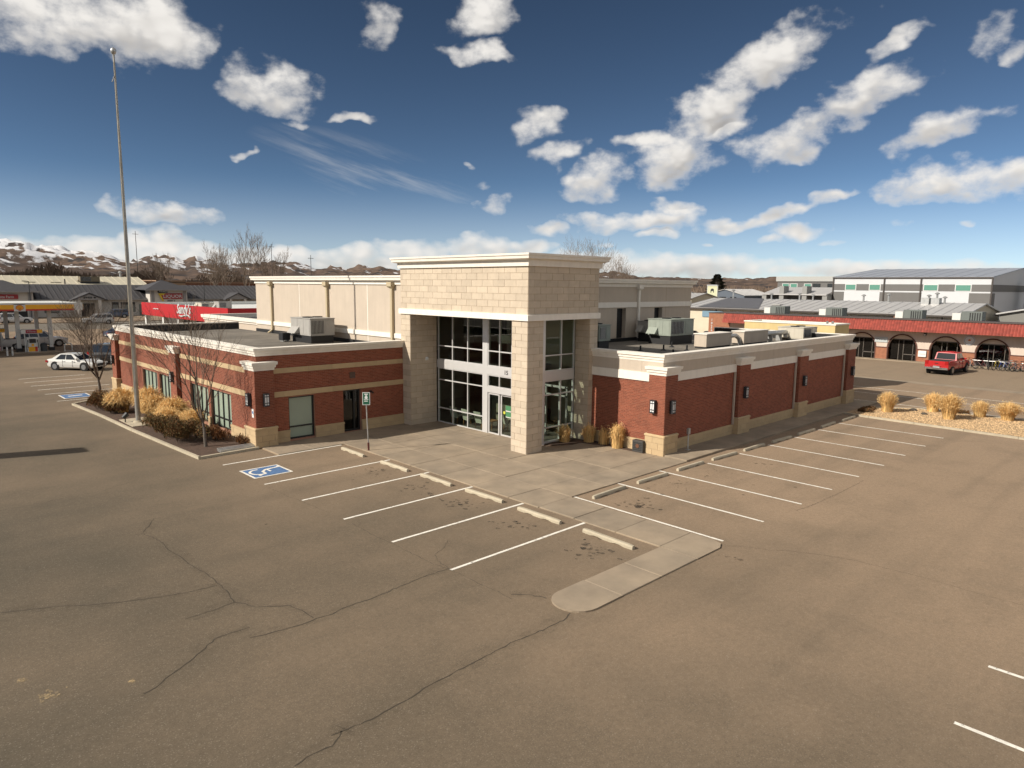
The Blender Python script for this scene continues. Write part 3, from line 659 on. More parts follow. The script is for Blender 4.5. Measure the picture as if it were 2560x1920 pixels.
# ---- entrance tower
tw = MB()
tw.box(XT, YT, 6.34, XT + .3, YT2, 8.5).box(XT + .3, YT, 6.34, XT2, YT + .3, 8.5).box(XT2 - .3, YT + .3, 6.34, XT2, YT2, 8.5).box(XT + .3, YT2 - .3, 6.34, XT2 - .3, YT2, 8.5)
tw.box(XT, YT, 0, XT + 1., YT + 1., 6.1)                            # corner pillar
tw.box(XT, 30.3, 0, 23.35, YT2, 6.1)                                # left pier running back to the glass
tw.box(25.85, YT, 0, XT2, 22.35, 6.1)                               # right pier
two = tw.build('tower_wall', M_JOINT, bld)
blocks(two, 'x', XT, -1, YT, YT2, 6.34, 8.5); blocks(two, 'y', YT, -1, XT, XT2, 6.34, 8.5, jit=1); blocks(two, 'y', YT2, 1, XT, XT2, 6.34, 8.5); 
for (x0, y0, x1, y1) in ((XT, YT, XT + 1., YT + 1.),):
    blocks(two, 'x', x0, -1, y0, y1, 0.03, 6.1, .305); blocks(two, 'y', y0, -1, x0, x1, 0.03, 6.1, .305, jit=1); blocks(two, 'y', y1, 1, x0, x1, 0.03, 6.1, .305, jit=1); blocks(two, 'x', x1, 1, y0, y1, 0.03, 6.1, .305)
blocks(two, 'x', XT, -1, 30.3, YT2, 0.03, 6.1, .305); blocks(two, 'y', 30.3, -1, XT, 23.35, 0.03, 6.1, .305, jit=1)
blocks(two, 'y', YT2, 1, XT, 22, 4.6, 6.1, .305)
blocks(two, 'y', YT, -1, 25.85, XT2, 0.03, 6.1, .305); blocks(two, 'x', 25.85, -1, YT, 22.35, 0.03, 6.1, .305, jit=1); blocks(two, 'x', XT2, 1, YT, 27.5, 6.34, 8.5)
loop = [(XT2, YT2), (XT, YT2), (XT, YT), (XT2, YT)]
cornice(loop, [(0, 6.08), (.09, 6.08), (.09, 6.34), (.02, 6.36), (-.25, 6.36), (-.25, 6.08)], 'trim_band', True)
cornice(loop, [(0, 8.48), (.10, 8.48), (.12, 8.74), (.22, 8.76), (.34, 8.80), (.36, 8.93), (.40, 8.94), (.41, 9.03), (-.2, 9.03), (-.2, 8.48)], 'cornice', True)
MB().box(XT + .2, YT + .2, 6.09, XT2 - .02, YT2 - .02, 6.14).build('soffit', M_STUCCO, bld)
MB().box(XT + .2, YT + .2, 8.80, XT2 - .2, YT2 - .2, 8.9).build('roof', M_ROOF, bld)
# storefront glazing: left side x = 23.4, right side y = 22.4
GX, GY = 23.4, 22.4
def glaz(axis, face, us, zs, posts, parent=bld):
    return window(parent, axis, face, -1, us[0], us[-1], zs[0], zs[-1], vs=us[1:-1], hs=zs[1:-1], fm=M_ALU, fw=.055, depth=.11, rec=0)
glaz('x', GX, [26.46, 27.71, 28.98, 30.25], [3.55, 4.33, 6.1], 0)
glaz('x', GX, [26.46, 27.71, 28.98, 30.25], [.05, .87, 2.45, 3.12], 0)
glaz('x', GX, [22.5, 23.45, 24.35, 25.24, 26.1], [3.55, 4.33, 6.1], 0)
glaz('x', GX, [22.5, 23.45, 24.35, 25.24, 26.1], [2.5, 3.12], 0)
MB().box(GX - .02, 26.1, .0, GX + .14, 26.46, 6.1).box(GX - .021, 22.5, 3.12, GX + .13, 30.3, 3.55).box(GX - .02, 22.5, 2.2, GX + .139, 26.1, 2.5).build('storefront_panel', M_ALU, bld)
glaz('y', GY, [23.62, 24.88, 25.85], [3.56, 4.33, 6.1], 0)
glaz('y', GY, [23.62, 24.88, 25.85], [.1, .82, 2.43, 3.12], 0)
MB().box(23.62, GY - .02, 3.12, 25.84, GY + .14, 3.56).box(GX - .02, GY - .12, 0, 23.62, GY + .14, 6.1).box(GX - .021, GY + .14, 0, GX + .1, 22.5, 6.1).box(23.62, GY - .01, .0, 25.84, GY + .13, .1).build('storefront_panel', M_ALU, bld)
# sliding entrance doors
for a, b in ((25.24, 26.08), (24.36, 25.2), (23.48, 24.32), (22.6, 23.44)):
    d = window(bld, 'x', GX, -1, a, b, .05, 2.18, fm=M_ALU, fw=.08, depth=.06, rec=.03 if a > 25 or a < 23 else .08); d.name = 'sliding_door'
dn = MB().box(GX + .055, 24.42, 1.42, GX + .06, 24.8, 1.66).box(GX + .055, 24.42, 1.1, GX + .06, 24.8, 1.34).build('door_notice', mat('green_notice2', (.06, .2, .09), .6), bld)
MB().box(GX + .054, 24.42, 1.06, GX + .059, 24.8, 1.10).box(GX + .054, 24.42, 1.36, GX + .059, 24.8, 1.41).build('door_notice', mat('white_notice'  , (.6, .62, .58)), bld)
MB().lathe((GX + .05, 24.9, 1.28), [(.08, 0), (.08, .005)], 12, 'x').build('door_notice', mat('yellow_sticker', (.5, .5, .05)), bld)
# interior of the hall
inn = MB().box(GX + .12, GY + .15, .0, 31, 36, .03).build('interior_floor', mat('interior_floor', (.16, .145, .12), .5), bld)
MB().box(31, 22.6, 0, 31.2, 27.6, 3.9).box(31, 27.6, 0, 31.2, 36.2, 7).box(23.5, 36, 0, 31, 36.2, 7).box(26.5, 22.62, 0, 31, 22.8, 3.9).box(XT2 - .12, 22.4, 3.6, XT2 - .02, 27.55, 6.1).build('interior_wall', M_OLIVE, bld)
MB().box(XT2 - .015, 22.36, 3.9, XT2 + .05, 27.5, 6.34).build('tower_back_wall', M_STUCCO, bld)
MB().box(28.5, 22.9, .03, 28.6, 26.4, 3.8).box(26.3, 26.9, .03, 26.4, 29, 2.6).build('interior_wall', M_OLIVE, bld)
MB().box(GX + .13, 26.4, 3.2, 31, 36, 3.4).build('interior_ceiling', M_DARKINT, bld)
MB().box(GX + .13, GY + .15, 6.15, XT2 - .03, 31, 6.3).build('interior_ceiling', M_DARKINT, bld)
m = MB()
for y in (22.6, 24.0, 25.4, 26.3): m.box(25.55, y, .03, 25.63, y + .07, 2.6)
m.box(25.55, 22.6, 2.1, 25.63, 26.37, 2.2).box(25.55, 22.6, 2.55, 25.63, 26.37, 2.65).build('vestibule_frame', M_ALU, bld)
MB().lathe((25.1, 26.6, 4.62), [(.42, 0), (.42, .42)], 24).build('drum_lamp', mat('drum_lamp_shade', (.55, .58, .48), .8), bld)
MB().tube((25.1, 26.6, 5.0), (25.1, 26.6, 6.15), .012).build('drum_lamp_cord', M_BLACK, bld)
M_CHAIR = mat('pale_chair_upholstery', (.52, .52, .43), .8)
M_WOOD = mat('honey_wood', (.35, .18, .07), .6)
def chair(x, y, rz, lab, g):
    t = thing('waiting_chair', lab, 'chair', (x, y, .03), rz, g, world=False)
    MB().box(-.26, -.26, .38, .26, .26, .48).build('seat', M_CHAIR, t); MB().add([(-.27, -.25, .3), (-.24, .25, .3), (-.40, .27, .92), (-.40, -.27, .92), (-.21, -.25, .3), (-.2, .25, .3), (-.34, .27, .92), (-.34, -.27, .92)], [(0, 3, 2, 1), (4, 5, 6, 7), (0, 1, 5, 4), (2, 3, 7, 6), (1, 2, 6, 5), (3, 0, 4, 7)]).build('backrest', M_CHAIR, t)
    for sx in (-.22, .22):
        for sy in (-.22, .22): MB().tube((sx * 1.15, sy, 0), (sx, sy, .38), .02, n=6).build('leg', M_WOOD, t)
for x, y, r_, l in ((24.15, 29.45, 5, 'pale waiting chair behind the entrance glass, nearest the left stone pier'), (24.1, 28.35, -4, 'pale waiting chair behind the entrance glass, middle of three'), (24.1, 27.35, 3, 'pale waiting chair behind the entrance glass, beside the wide white post'), (24.9, 26.0, -15, 'pale chair seen through the sliding entrance door')): chair(x, y, R(r_), l, 'waiting chairs in the lobby')
st_ = thing('side_table', 'small honey coloured table between chairs behind the entrance glass', 'table', (24.3, 26.75, .03), world=False)
MB().box(-.25, -.25, .45, .25, .25, .49).build('table_top', M_WOOD, st_)
for sx in (-.21, .21):
    for sy in (-.21, .21): MB().tube((sx, sy, 0), (sx, sy, .45), .02, n=6).build('leg', M_WOOD, st_)
# house number on the panel above the door
def text(body, size, org, right, up, m, parent=None, name='lettering', bold=0., depth=.01, align='LEFT', shear=0., sx=1.0):
    cu = bpy.data.curves.new('t', 'FONT'); cu.body = body; cu.size = size; cu.offset = bold; cu.align_x = align; cu.shear = shear; cu.resolution_u = 3
    o = bpy.data.objects.new('t', cu); COL.objects.link(o); bpy.context.view_layer.update()
    me0 = o.evaluated_get(bpy.context.evaluated_depsgraph_get()).to_mesh()
    r_ = Vector(right).normalized(); u_ = Vector(up).normalized(); n_ = r_.cross(u_); O = Vector(org)
    b = MB(); b.add([O + r_ * v.co.x * sx + u_ * v.co.y + n_ * (v.co.z + depth) for v in me0.vertices], [tuple(p.vertices) for p in me0.polygons])
    bpy.data.objects.remove(o); bpy.data.curves.remove(cu)
    return b.build(name, m, parent)
text('15', .30, (GX - .02, 24.86, 3.23), (0, -1, 0), (0, 0, 1), M_DARKF, bld, 'house_number', bold=.006)
# ---- high hall behind the tower
HX, HY, HXE, HYE = 22.0, 27.5, 44.5, 50.3
hh = MB()
dH = [(35.8, 36.75, 4.3, 6.24), (39.95, 40.9, 4.3, 6.24)]
wallbox(hh, 'x', HX, -1, 31.1, HYE, ROOF - .1, 7.8); wallbox(hh, 'y', HY, -1, XT2 - .02, HXE, ROOF - .1, 7.8, .4, dH); wallbox(hh, 'x', HXE, 1, HY + .4, HYE, 0, 7.8); wallbox(hh, 'y', HYE, 1, HX + .3, HXE - .3, 0, 7.8)
hall = hh.build('hall_wall', M_STUCCO, bld)
for a, b, c, d in dH: MB().box(a - .02, HY + .3, c - .02, b + .02, HY + .42, d + .02).build('roof_door', M_BLACKM, bld)
hl = [(HXE, HYE), (HX, HYE), (HX, HY), (HXE, HY)]
cornice(hl, [(0, 7.62), (.07, 7.62), (.07, 7.80), (.12, 7.84), (.26, 7.86), (.28, 8.0), (.32, 8.01), (.33, 8.12), (-.25, 8.12), (-.25, 7.62)], 'cornice', True)
MB().box(HX + .2, HY + .2, 7.72, HXE - .2, HYE - .2, 7.82).build('roof', M_ROOF, bld)
for a, b in ((31.2, 32.3), (32.6, 39.5), (39.8, 47.4), (47.7, HYE)): MB().box(HX - .07, a, 4.66, HX, b, 4.93).build('trim_band', M_WHITE, bld)
for a, b in ((XT2, 37.85), (38.15, HXE)): MB().box(a, HY - .07, 6.3, b, HY, 6.64).build('trim_band', M_WHITE, bld)
M_GUT = mat('tan_downspout_paint', (.44, .365, .24), .7)
def downspout(axis, u, z0, z1):
    m = MB(); h = MB(); w = .09
    if axis == 'x':
        m.box(HX - .16, u - w, z0, HX - .01, u + w, z1); m.add([(HX - .16, u - w, z0 + .1), (HX - .16, u + w, z0 + .1), (HX - .45, u + w, z0 - .08), (HX - .45, u - w, z0 - .08), (HX - .02, u - w, z0 + .1), (HX - .02, u + w, z0 + .1), (HX - .40, u + w, z0 - .14), (HX - .40, u - w, z0 - .14)], [(0, 1, 2, 3), (4, 7, 6, 5), (0, 3, 7, 4), (1, 5, 6, 2), (2, 6, 7, 3)])
        h.add([(HX - .30, u - .22, z1 + .36), (HX - .30, u + .22, z1 + .36), (HX, u + .22, z1 + .36), (HX, u - .22, z1 + .36), (HX - .30, u - .22, z1 + .12), (HX - .30, u + .22, z1 + .12), (HX, u + .22, z1 + .12), (HX, u - .22, z1 + .12), (HX - .16, u - w, z1), (HX - .16, u + w, z1), (HX, u + w, z1), (HX, u - w, z1)], [(0, 1, 2, 3), (0, 4, 5, 1), (1, 5, 6, 2), (3, 7, 4, 0), (4, 8, 9, 5), (5, 9, 10, 6), (7, 11, 8, 4)])
    else:
        m.box(u - w, HY - .16, z0, u + w, HY - .01, z1)
        h.add([(u - .22, HY - .30, z1 + .36), (u + .22, HY - .30, z1 + .36), (u + .22, HY, z1 + .36), (u - .22, HY, z1 + .36), (u - .22, HY - .30, z1 + .12), (u + .22, HY - .30, z1 + .12), (u + .22, HY, z1 + .12), (u - .22, HY, z1 + .12), (u - w, HY - .16, z1), (u + w, HY - .16, z1), (u + w, HY, z1), (u - w, HY, z1)], [(0, 1, 2, 3), (0, 4, 5, 1), (1, 5, 6, 2), (3, 7, 4, 0), (4, 8, 9, 5), (5, 9, 10, 6), (7, 11, 8, 4)])
    o = m.build('downspout', M_GUT if axis == 'x' else M_WHITE, bld); h.build('conductor_head', M_GUT if axis == 'x' else M_WHITE, o)
for u in (32.45, 39.65, 47.55): downspout('x', u, 4.25, 7.40)
downspout('y', 38.0, 4.25, 7.40)
for y in (35.1, 43.5): MB().box(HX - .006, y - .03, 4.3, HX - .001, y + .03, 7.6).build('control_joint', M_WHITE, bld)
for x in (30.5, 41.3, 34.0): MB().box(x - .01, HY - .004, 4.3, x + .01, HY - .001, 7.6).build('control_joint', M_JOINT, bld)
# rear drive-through canopy beyond the left wing
MB().box(23.9, 54.4, 3.7, 34, 66.1, 4.35).build('canopy_wall', M_STUCCO, bld)
MB().sweep([(34, 66.1), (23.9, 66.1), (23.9, 54.4), (34, 54.4)], [(0, 4.3), (.08, 4.3), (.1, 4.44), (.2, 4.47), (.24, 4.75), (-.25, 4.75), (-.25, 4.3)], True).build('canopy_cornice', M_WHITE, bld)
MB().box(24.1, 54.6, 4.3, 33.8, 65.9, 4.36).build('canopy_roof', M_BLACKM, bld)
for x, y in ((24.5, 65.3), (33, 65.3), (24.5, 55.2)): MB().box(x - .35, y - .35, 0, x + .35, y + .35, 3.7).build('canopy_column', M_WHITE, bld)

# ---- emit bricks and blocks: the nearest 300 of each are objects, the rest one mesh per parent
def unit_piece(axis, sgn, w, h, t):
    m = MB(); a = t if axis == 'x' else w / 2
    if axis == 'x':
        x0, x1 = (-t, .0) if sgn < 0 else (0., t)
        m.box(x0, -w / 2, -h / 2, x1, w / 2, h / 2)
    else:
        y0, y1 = (-t, .0) if sgn < 0 else (0., t)
        m.box(-w / 2, y0, -h / 2, w / 2, y1, h / 2)
    return m
def pos(axis, face, u, z): return (face, u, z) if axis == 'x' else (u, face, z)
def emit(items, name, mats, t, full, cap=300):
    C = Vector((0, 0, CAMH)); cache = {}
    def score(it):
        p = Vector(pos(it[1], it[2], it[4], it[5])); v = C - p
        n = v.x * it[3] if it[1] == 'x' else v.y * it[3]
        return -(n / v.length) * it[6] * it[7] / v.length_squared
    vis = sorted((i for i in items), key=score)
    rest = {}
    for k, it in enumerate(vis):
        par, axis, face, sgn, u, z, w, h = it[:8]; mt = mats[it[8]] if len(it) > 8 else mats
        if k < cap:
            key = (axis, sgn, round(w, 3), round(h, 3), mt.name)
            if key not in cache:
                cache[key] = unit_piece(axis, sgn, w, h, t).mesh(name); cache[key].materials.append(mt)
            o = bpy.data.objects.new(name, cache[key]); COL.objects.link(o); o.parent = par
            p = Vector(pos(axis, face, u, z)) - Vector(B0); o.location = p + Vector((random.uniform(-1, 1) * .002 if axis == 'x' else 0, random.uniform(-1, 1) * .002 if axis == 'y' else 0, 0))
        else:
            m = rest.setdefault((par.name, mt.name), (MB(), par, mt))[0]
            dt = t + random.uniform(-.0025, .0025)
            c = pos(axis, face, u, z); w2, h2 = w / 2, h / 2
            if axis == 'x':
                x = face + sgn * dt; a = [(x, u - w2, z - h2), (x, u + w2, z - h2), (x, u + w2, z + h2), (x, u - w2, z + h2)]; b = [(face, *q[1:]) for q in a]
            else:
                y = face + sgn * dt; a = [(u - w2, y, z - h2), (u + w2, y, z - h2), (u + w2, y, z + h2), (u - w2, y, z + h2)]; b = [(q[0], face, q[2]) for q in a]
            m.add(a + b, [(0, 1, 2, 3), (0, 4, 5, 1), (1, 5, 6, 2), (2, 6, 7, 3), (3, 7, 4, 0)])
    for m, par, mt in rest.values(): m.build(name + 's', mt, par, kind='stuff')
emit(BR, 'brick', M_BRICK, .010, None)
emit(ST, 'stone_block', {'s': M_STONE, 't': M_TRIM}, .012, None, 330)

# ------------------------------------------------------------------ wall lanterns
M_OPAL = mat('opal_lamp_glass', (.78, .78, .78), .4)
def lantern(axis, x, y, z, lab):
    t = thing('wall_lantern', lab, 'wall lamp', (x, y, z), world=False, group='wall lanterns on the brick piers')
    s = MB(); g = MB(); b = MB()
    def bx(m, d0, u0, z0, d1, u1, z1):
        if axis == 'x': m.box(-d0, u0, z0, -d1, u1, z1)
        else: m.box(u0, -d0, z0, u1, -d1, z1)
    bx(g, .04, -.105, -.24, .18, .105, .24)
    for u in (-.125, .095): bx(s, .03, u, -.28, .19, u + .03, .28)
    for u in (-.02,): bx(s, .18, u + .008, -.28, .195, u + .032, .28)
    for z0 in (-.30, -.16, .14, .26): bx(s, .025, -.13, z0, .198, .13, z0 + .035)
    bx(b, 0, -.09, -.2, .03, .09, .2)
    s.build('cage', mat('dark_lantern_metal', (.03, .032, .036), .5), t); g.build('diffuser', M_OPAL, t); b.build('back_plate', M_DARKF, t)
lantern('x', 13.17, 31.2, 2.27, 'dark caged wall lantern on the sunlit side of the left corner pier')
lantern('y', 13.65, 30.68, 2.27, 'dark caged wall lantern on the shaded side of the left corner pier')
lantern('x', 13.17, 41.7, 2.27, 'wall lantern on the middle pier of the sunlit window wall')
lantern('x', 13.17, 53.8, 2.27, 'wall lantern on the far end pier of the sunlit window wall')
lantern('x', 26.02, 17.71, 2.27, 'wall lantern on the sunlit side of the right corner pier')
lantern('y', 26.5, 17.16, 2.27, 'wall lantern on the shaded side of the right corner pier')
lantern('y', 33.28, 17.16, 2.26, 'wall lantern on the second pier of the long shaded wall')
lantern('y', 40.4, 17.16, 2.25, 'wall lantern on the third pier of the long shaded wall')
lantern('y', 47.8, 17.16, 2.26, 'wall lantern on the last pier of the long shaded wall')
# small wall fittings
c = thing('security_camera', 'small white dome camera on the inner face of the left stone pier', 'camera', (22.67, 30.27, 3.63), world=False)
MB().lathe((0, 0, 0), [(.07, 0), (.07, -.05), (.05, -.09), (.01, -.11)], 12, 'y').build('dome', mat('white_plastic', (.7, .7, .68), .5), c)
MB().box(-.09, 0, -.09, .09, .02, .09).build('mount', mat('white_plastic', (.7, .7, .68)), c)
c = thing('security_camera', 'small black bullet camera right of the dark side door', 'camera', (19.5, 31.01, 2.05), world=False)
MB().tube((0, -.05, 0), (.0, -.28, -.04), .045).build('barrel', M_BLACK, c); MB().box(-.05, -.06, -.05, .05, .0, .05).build('mount', M_BLACK, c)
v = thing('louvred_vent', 'small brown louvred vent in the brickwork above the side door', 'vent', (18.45, 31.0, 3.0), world=False)
MB().box(-.16, -.02, -.16, .16, 0, .16).build('frame', mat('brown_vent', (.10, .06, .045), .6), v)
for i in range(4): MB().box(-.14, -.03, -.13 + .07 * i, .14, -.02, -.10 + .07 * i).build('slat', mat('brown_vent', (.1, .06, .045)), v)
v = thing('utility_box', 'low dark grey metal utility box against the right corner pier base', 'utility box', (25.9, 18.38, .06), world=False)
MB().cbox(-.14, -.30, 0, .14, .30, .55, .02).build('cabinet', mat('dark_grey_box', (.05, .047, .043), .6), v)
for i in range(5): MB().box(-.15, -.24, .1 + .08 * i, -.14, .24, .13 + .08 * i).build('louvre', M_BLACK, v)
MB().lathe((-.145, 0, .3), [(.1, -.01), (.1, .01)], 14, 'x').build('fan_grille', mat('rust_brown', (.12, .05, .025)), v)
v = thing('conduit_post', 'short grey conduit post standing by the shaded brick wall', 'post', (27.75, 16.95, .12), world=False)
MB().tube((0, 0, 0), (0, 0, .8), .035).build('pipe', M_GALV, v); MB().cbox(-.08, -.06, .75, .08, .06, 1.02, .01).build('junction_box', M_GALV, v); MB().box(-.1, -.1, 0, .1, .1, .02).build('foot', M_GALV, v)
v = thing('wall_plaque', 'small white plaque low on the sunlit side of the left corner pier', 'sign', (13.16, 30.95, 1.65), world=False)
MB().box(-.015, -.1, -.2, .01, .1, .2).build('plate', mat('white_plastic', (.7, .7, .68)), v); MB().box(-.018, -.07, -.02, -.015, .07, .1).build('emblem', M_BLUE, v)
# ------------------------------------------------------------------ accessible parking sign
sp = thing('parking_sign', 'thin steel post carrying a small green and white accessible parking sign', 'sign', (16.75, 26.86, .05), world=False)
MB().tube((0, 0, 0), (-.10, 0, 2.7), .028, n=8).build('post', M_GALV, sp); MB().tube((0, 0, 0), (-.012, 0, .38), .045, n=10).build('sleeve', mat('dark_red_sleeve', (.10, .02, .015), .6), sp)
M_GRN = mat('sign_green', (.015, .10, .055), .5); M_SIGNW = mat('sign_white', (.72, .74, .72), .5)
q = Matrix.Rotation(R(-40), 4, 'Z')
def rot_build(mb, name, m, par, org=(-.10, -.035, 2.42)):
    mb.v = [tuple(Vector(org) + (q @ Vector(p))) for p in mb.v]; return mb.build(name, m, par)
pl = rot_build(MB().box(-.17, -.01, -.28, .17, 0, .30), 'sign_plate', M_SIGNW, sp)
rot_build(MB().box(-.145, -.014, -.255, .145, -.01, .275), 'sign_field', M_GRN, pl)
rot_build(MB().box(-.10, -.017, -.03, .10, -.014, .0).box(-.08, -.017, .19, .08, -.014, .24).box(-.09, -.017, -.12, .07, -.014, -.08).lathe((.0, -.015, .07), [(.07, 0), (.07, -.003)], 12, 'y').lathe((0, -.015, .15), [(.035, 0), (.035, -.003)], 10, 'y'), 'sign_symbol', M_SIGNW, pl)
# ------------------------------------------------------------------ flag pole
fp = thing('flag_pole', 'tall bare tapered metal flag pole rising from the planting bed', 'flag pole', (10.88, 40.5, 0))
M_POLE = mat('weathered_aluminium', (.36, .345, .31), .5, metal=.45, var=.35, scale=1.1, streak=.3)
zz = [0, 2.2, 4.4, 6.5, 8.6, 10.6, 12.6, 14.6, 16.5, 18.0, 18.85]
for i in range(len(zz) - 1):
    r0 = .128 - .085 * zz[i] / 19.1; r1 = .128 - .085 * zz[i + 1] / 19.1
    MB().lathe((10.88, 40.5, .1 + zz[i]), [(r0, 0), (r0 * .5 + r1 * .5, (zz[i + 1] - zz[i]) / 2), (r1, zz[i + 1] - zz[i] - .05), (r1 * 1.06, zz[i + 1] - zz[i] - .04), (r1 * 1.06, zz[i + 1] - zz[i])], 14).build('pole_section', M_POLE, fp, smooth=False)
MB().lathe((10.88, 40.5, 18.95), [(.03, 0), (.09, .05), (.13, .13), (.14, .2), (.11, .29), (.04, .34)], 14).build('finial_ball', M_GALV, fp, smooth=True)
MB().lathe((10.88, 40.5, 0), [(.5, 0), (.5, .1), (.26, .12), (.2, .2)], 16).build('footing', M_CONC2, fp)
MB().path([(10.76, 40.45, 1.6), (10.78, 40.44, 9), (10.83, 40.46, 18.6)], .012, 4).build('halyard', M_CONC2, fp)
MB().tube((10.88, 40.5, 18.0), (10.70, 40.4, 17.6), .02, n=5).build('cleat', M_GALV, fp)
for x, y, l in ((10.35, 40.9, 'left of'), (11.55, 39.8, 'right of')):
    f = thing('ground_floodlight', 'small black ground floodlight ' + l + ' the flag pole foot', 'floodlight', (x, y, .1), world=False, group='floodlights at the flag pole')
    MB().tube((0, 0, 0), (0, 0, .25), .03).build('stem', M_BLACK, f); MB().tube((-.1, 0, .25), (.12, 0, .45), .11, .14, 10).build('head', M_BLACK, f)
# ------------------------------------------------------------------ planting bed on the left
bed_poly = [(9.62, 49.2), (9.9, 44), (10.12, 38.5), (10.47, 30.45), (13.2, 30.62), (13.42, 31), (13.42, 50.6), (10.6, 49.9)]
M_MULCH = mat('bark_mulch', (.075, .045, .03), .95, var=.5, scale=9, bump=.8, bscale=30, detail=10)
bed = struct(MB().prism(bed_poly, 0, .07).build('planting_bed', M_MULCH))
cp = [(10.6, 49.95), (9.62, 49.25)]
def kerb_run(pts, parent, seg=2.4, w=.16, h=.13):
    for a, b in zip(pts, pts[1:]):
        a = Vector(a); b = Vector(b); n = max(1, round((b - a).length / seg)); d = (b - a) / n
        for i in range(n):
            p = a + d * (i + .004); r_ = a + d * (i + .996)
            MB().sweep([p, r_], [(0, 0), (w, 0), (w, h - .03), (w - .03, h), (.0, h)]).build('kerb_stone', M_CONC2, parent)
kerb_run([(13.2, 30.5), (10.42, 30.36), (10.0, 38.5), (9.85, 44), (9.55, 49.3), (10.6, 50.1), (13.3, 50.7)], bed)
MB().box(10.3, 39.4, .05, 11.6, 41.9, .10).build('concrete_pad', M_CONC2, bed)
rp = thing('metal_ramp', 'flat folded metal ramp lying at the bed corner by the left pier', 'ramp', (11.5, 30.85, .1), world=False)
for k in range(3): MB().box(0, -.16 + .15 * k, .02 + .02 * k, 1.65, -.04 + .15 * k, .09 + .02 * k).build('rail', M_GALV, rp)
MB().box(.0, -.17, .0, 1.6, .28, .02).build('deck', M_GALV, rp)
# grasses: many thin blades, each clump one mesh
M_GOLD = mat('dry_golden_grass', (.72, .46, .18), .9, island=.35, rand=.1)
M_GOLD2 = mat('dry_straw_plume', (.82, .58, .27), .9, island=.3, rand=.1)
M_RUST = mat('rusty_brown_shrub_leaf', (.17, .075, .024), .9, island=.45)
M_OLIV = mat('olive_shrub_leaf', (.10, .072, .024), .9, island=.5)
M_TWIG = mat('bare_twig_bark', (.115, .085, .062), .9, var=.2, scale=3)
M_BARK = mat('grey_brown_bark', (.12, .10, .082), .95, var=.35, scale=6, bump=.6, bscale=20)
def clump(x, y, h, r, n, lab, g, spread=.55, w=.012, droop=.25, plume=0., base_r=.18, name='grass_clump', m=None, rnd=None):
    rd = rnd or random
    t = thing(name, lab, 'ornamental grass', (x, y, .06), group=g, world=False)
    b = MB(); p = MB()
    for k in range(n):
        a = rd.random() * 6.283; rb = base_r * rd.random() ** .5; out = r * (rd.random() ** .6) ; hh = h * rd.uniform(.55, 1.02) * (1 - .25 * (out / max(r, .01)) ** 2)
        x0, y0 = rb * math.cos(a), rb * math.sin(a); a2 = a + rd.uniform(-.4, .4); dx, dy = math.cos(a2), math.sin(a2)
        sx, sy = -dy * w, dx * w
        pts = []
        for q_, (f, zf) in enumerate(((0, 0), (.30, .45), (.68, .84), (1, 1 - droop * rd.random()))):
            pts.append((x0 + dx * (out - rb) * f ** 1.4, y0 + dy * (out - rb) * f ** 1.4, hh * zf))
        vs = []
        for q_, pt in enumerate(pts):
            ww = (1, .9, .7, .15)[q_]; vs += [(pt[0] + sx * ww, pt[1] + sy * ww, pt[2]), (pt[0] - sx * ww, pt[1] - sy * ww, pt[2])]
        b.add(vs, [(2 * i, 2 * i + 1, 2 * i + 3, 2 * i + 2) for i in range(3)])
        if rd.random() < plume:
            e = Vector(pts[3]); d = (Vector(pts[3]) - Vector(pts[2])).normalized()
            for j in range(7):
                c0 = e - d * (.05 * j); s_ = .045 + .02 * rd.random(); v1 = Vector((rd.uniform(-1, 1), rd.uniform(-1, 1), rd.uniform(-.6, .8))) * s_
                v2 = Vector((rd.uniform(-1, 1), rd.uniform(-1, 1), rd.uniform(-1, 1))) * s_ * .5
                p.add([c0, c0 + v1, c0 + v1 * .7 + v2], [(0, 1, 2)])
    b.build('blades', m or M_GOLD, t)
    if p.f: p.build('plumes', M_GOLD2, t)
    return t
for x, y, h, r, lab in ((11.15, 44.6, 1.65, 1.05, 'feathery golden grass clump left of the flag pole'), (12.2, 43.4, 1.75, 1.0, 'golden grass clump against the window wall behind the flag pole'),
                        (11.9, 41.2, 1.55, .95, 'golden grass clump just right of the flag pole'), (12.3, 39.3, 1.6, 1.0, 'golden grass clump below the windows, between pole and bare tree'), (11.5, 38.0, 1.2, .9, 'low golden grass clump behind the olive shrubs'), (12.3, 36.6, 1.25, .8, 'golden grass clump farthest right under the windows')):
    clump(x, y, h, r, 1500, lab, 'feathery golden grasses in the left bed', droop=.45, plume=.75, base_r=.35, w=.014)
for x, y, h, r, n, lab in ((24.85, 22.05, .95, .55, 420, 'dry reddish grass clump at the foot of the entrance glass'), (25.75, 21.25, 1.0, .5, 420, 'dry grass clump at the corner of the right stone pier'), (25.95, 20.5, .95, .32, 260, 'thin dry grass clump, middle one along the sunlit brick wall'), (25.8, 19.55, 1.35, .5, 520, 'tall dry grass clump nearest the utility box')):
    clump(x, y, h, r, n, lab, 'dry grasses by the entrance', droop=.35, plume=.2, w=.009, base_r=.26)
rb_ = [(46.1, 14.25, 1.4, .66, 'lone golden grass clump in the gravel nearest the brick building'), (48.4, 12.35, 1.35, .68, 'golden grass clump at the back of the close pair in the gravel'), (46.3, 10.95, 1.7, .85, 'large golden grass clump at the front of the close pair in the gravel'), (48.6, 9.9, 1.1, .55, 'small golden grass clump right of the close pair'), (48.6, 8.5, 1.2, .85, 'golden grass clump second from the right photo edge'), (48.9, 7.2, 1.15, .7, 'golden grass clump cut by the right photo edge')]
for x, y, h, r, lab in rb_: clump(x, y, h, r, 1500, lab, 'round golden grasses in the gravel bed', droop=.12, plume=.3, w=.010, base_r=.3)
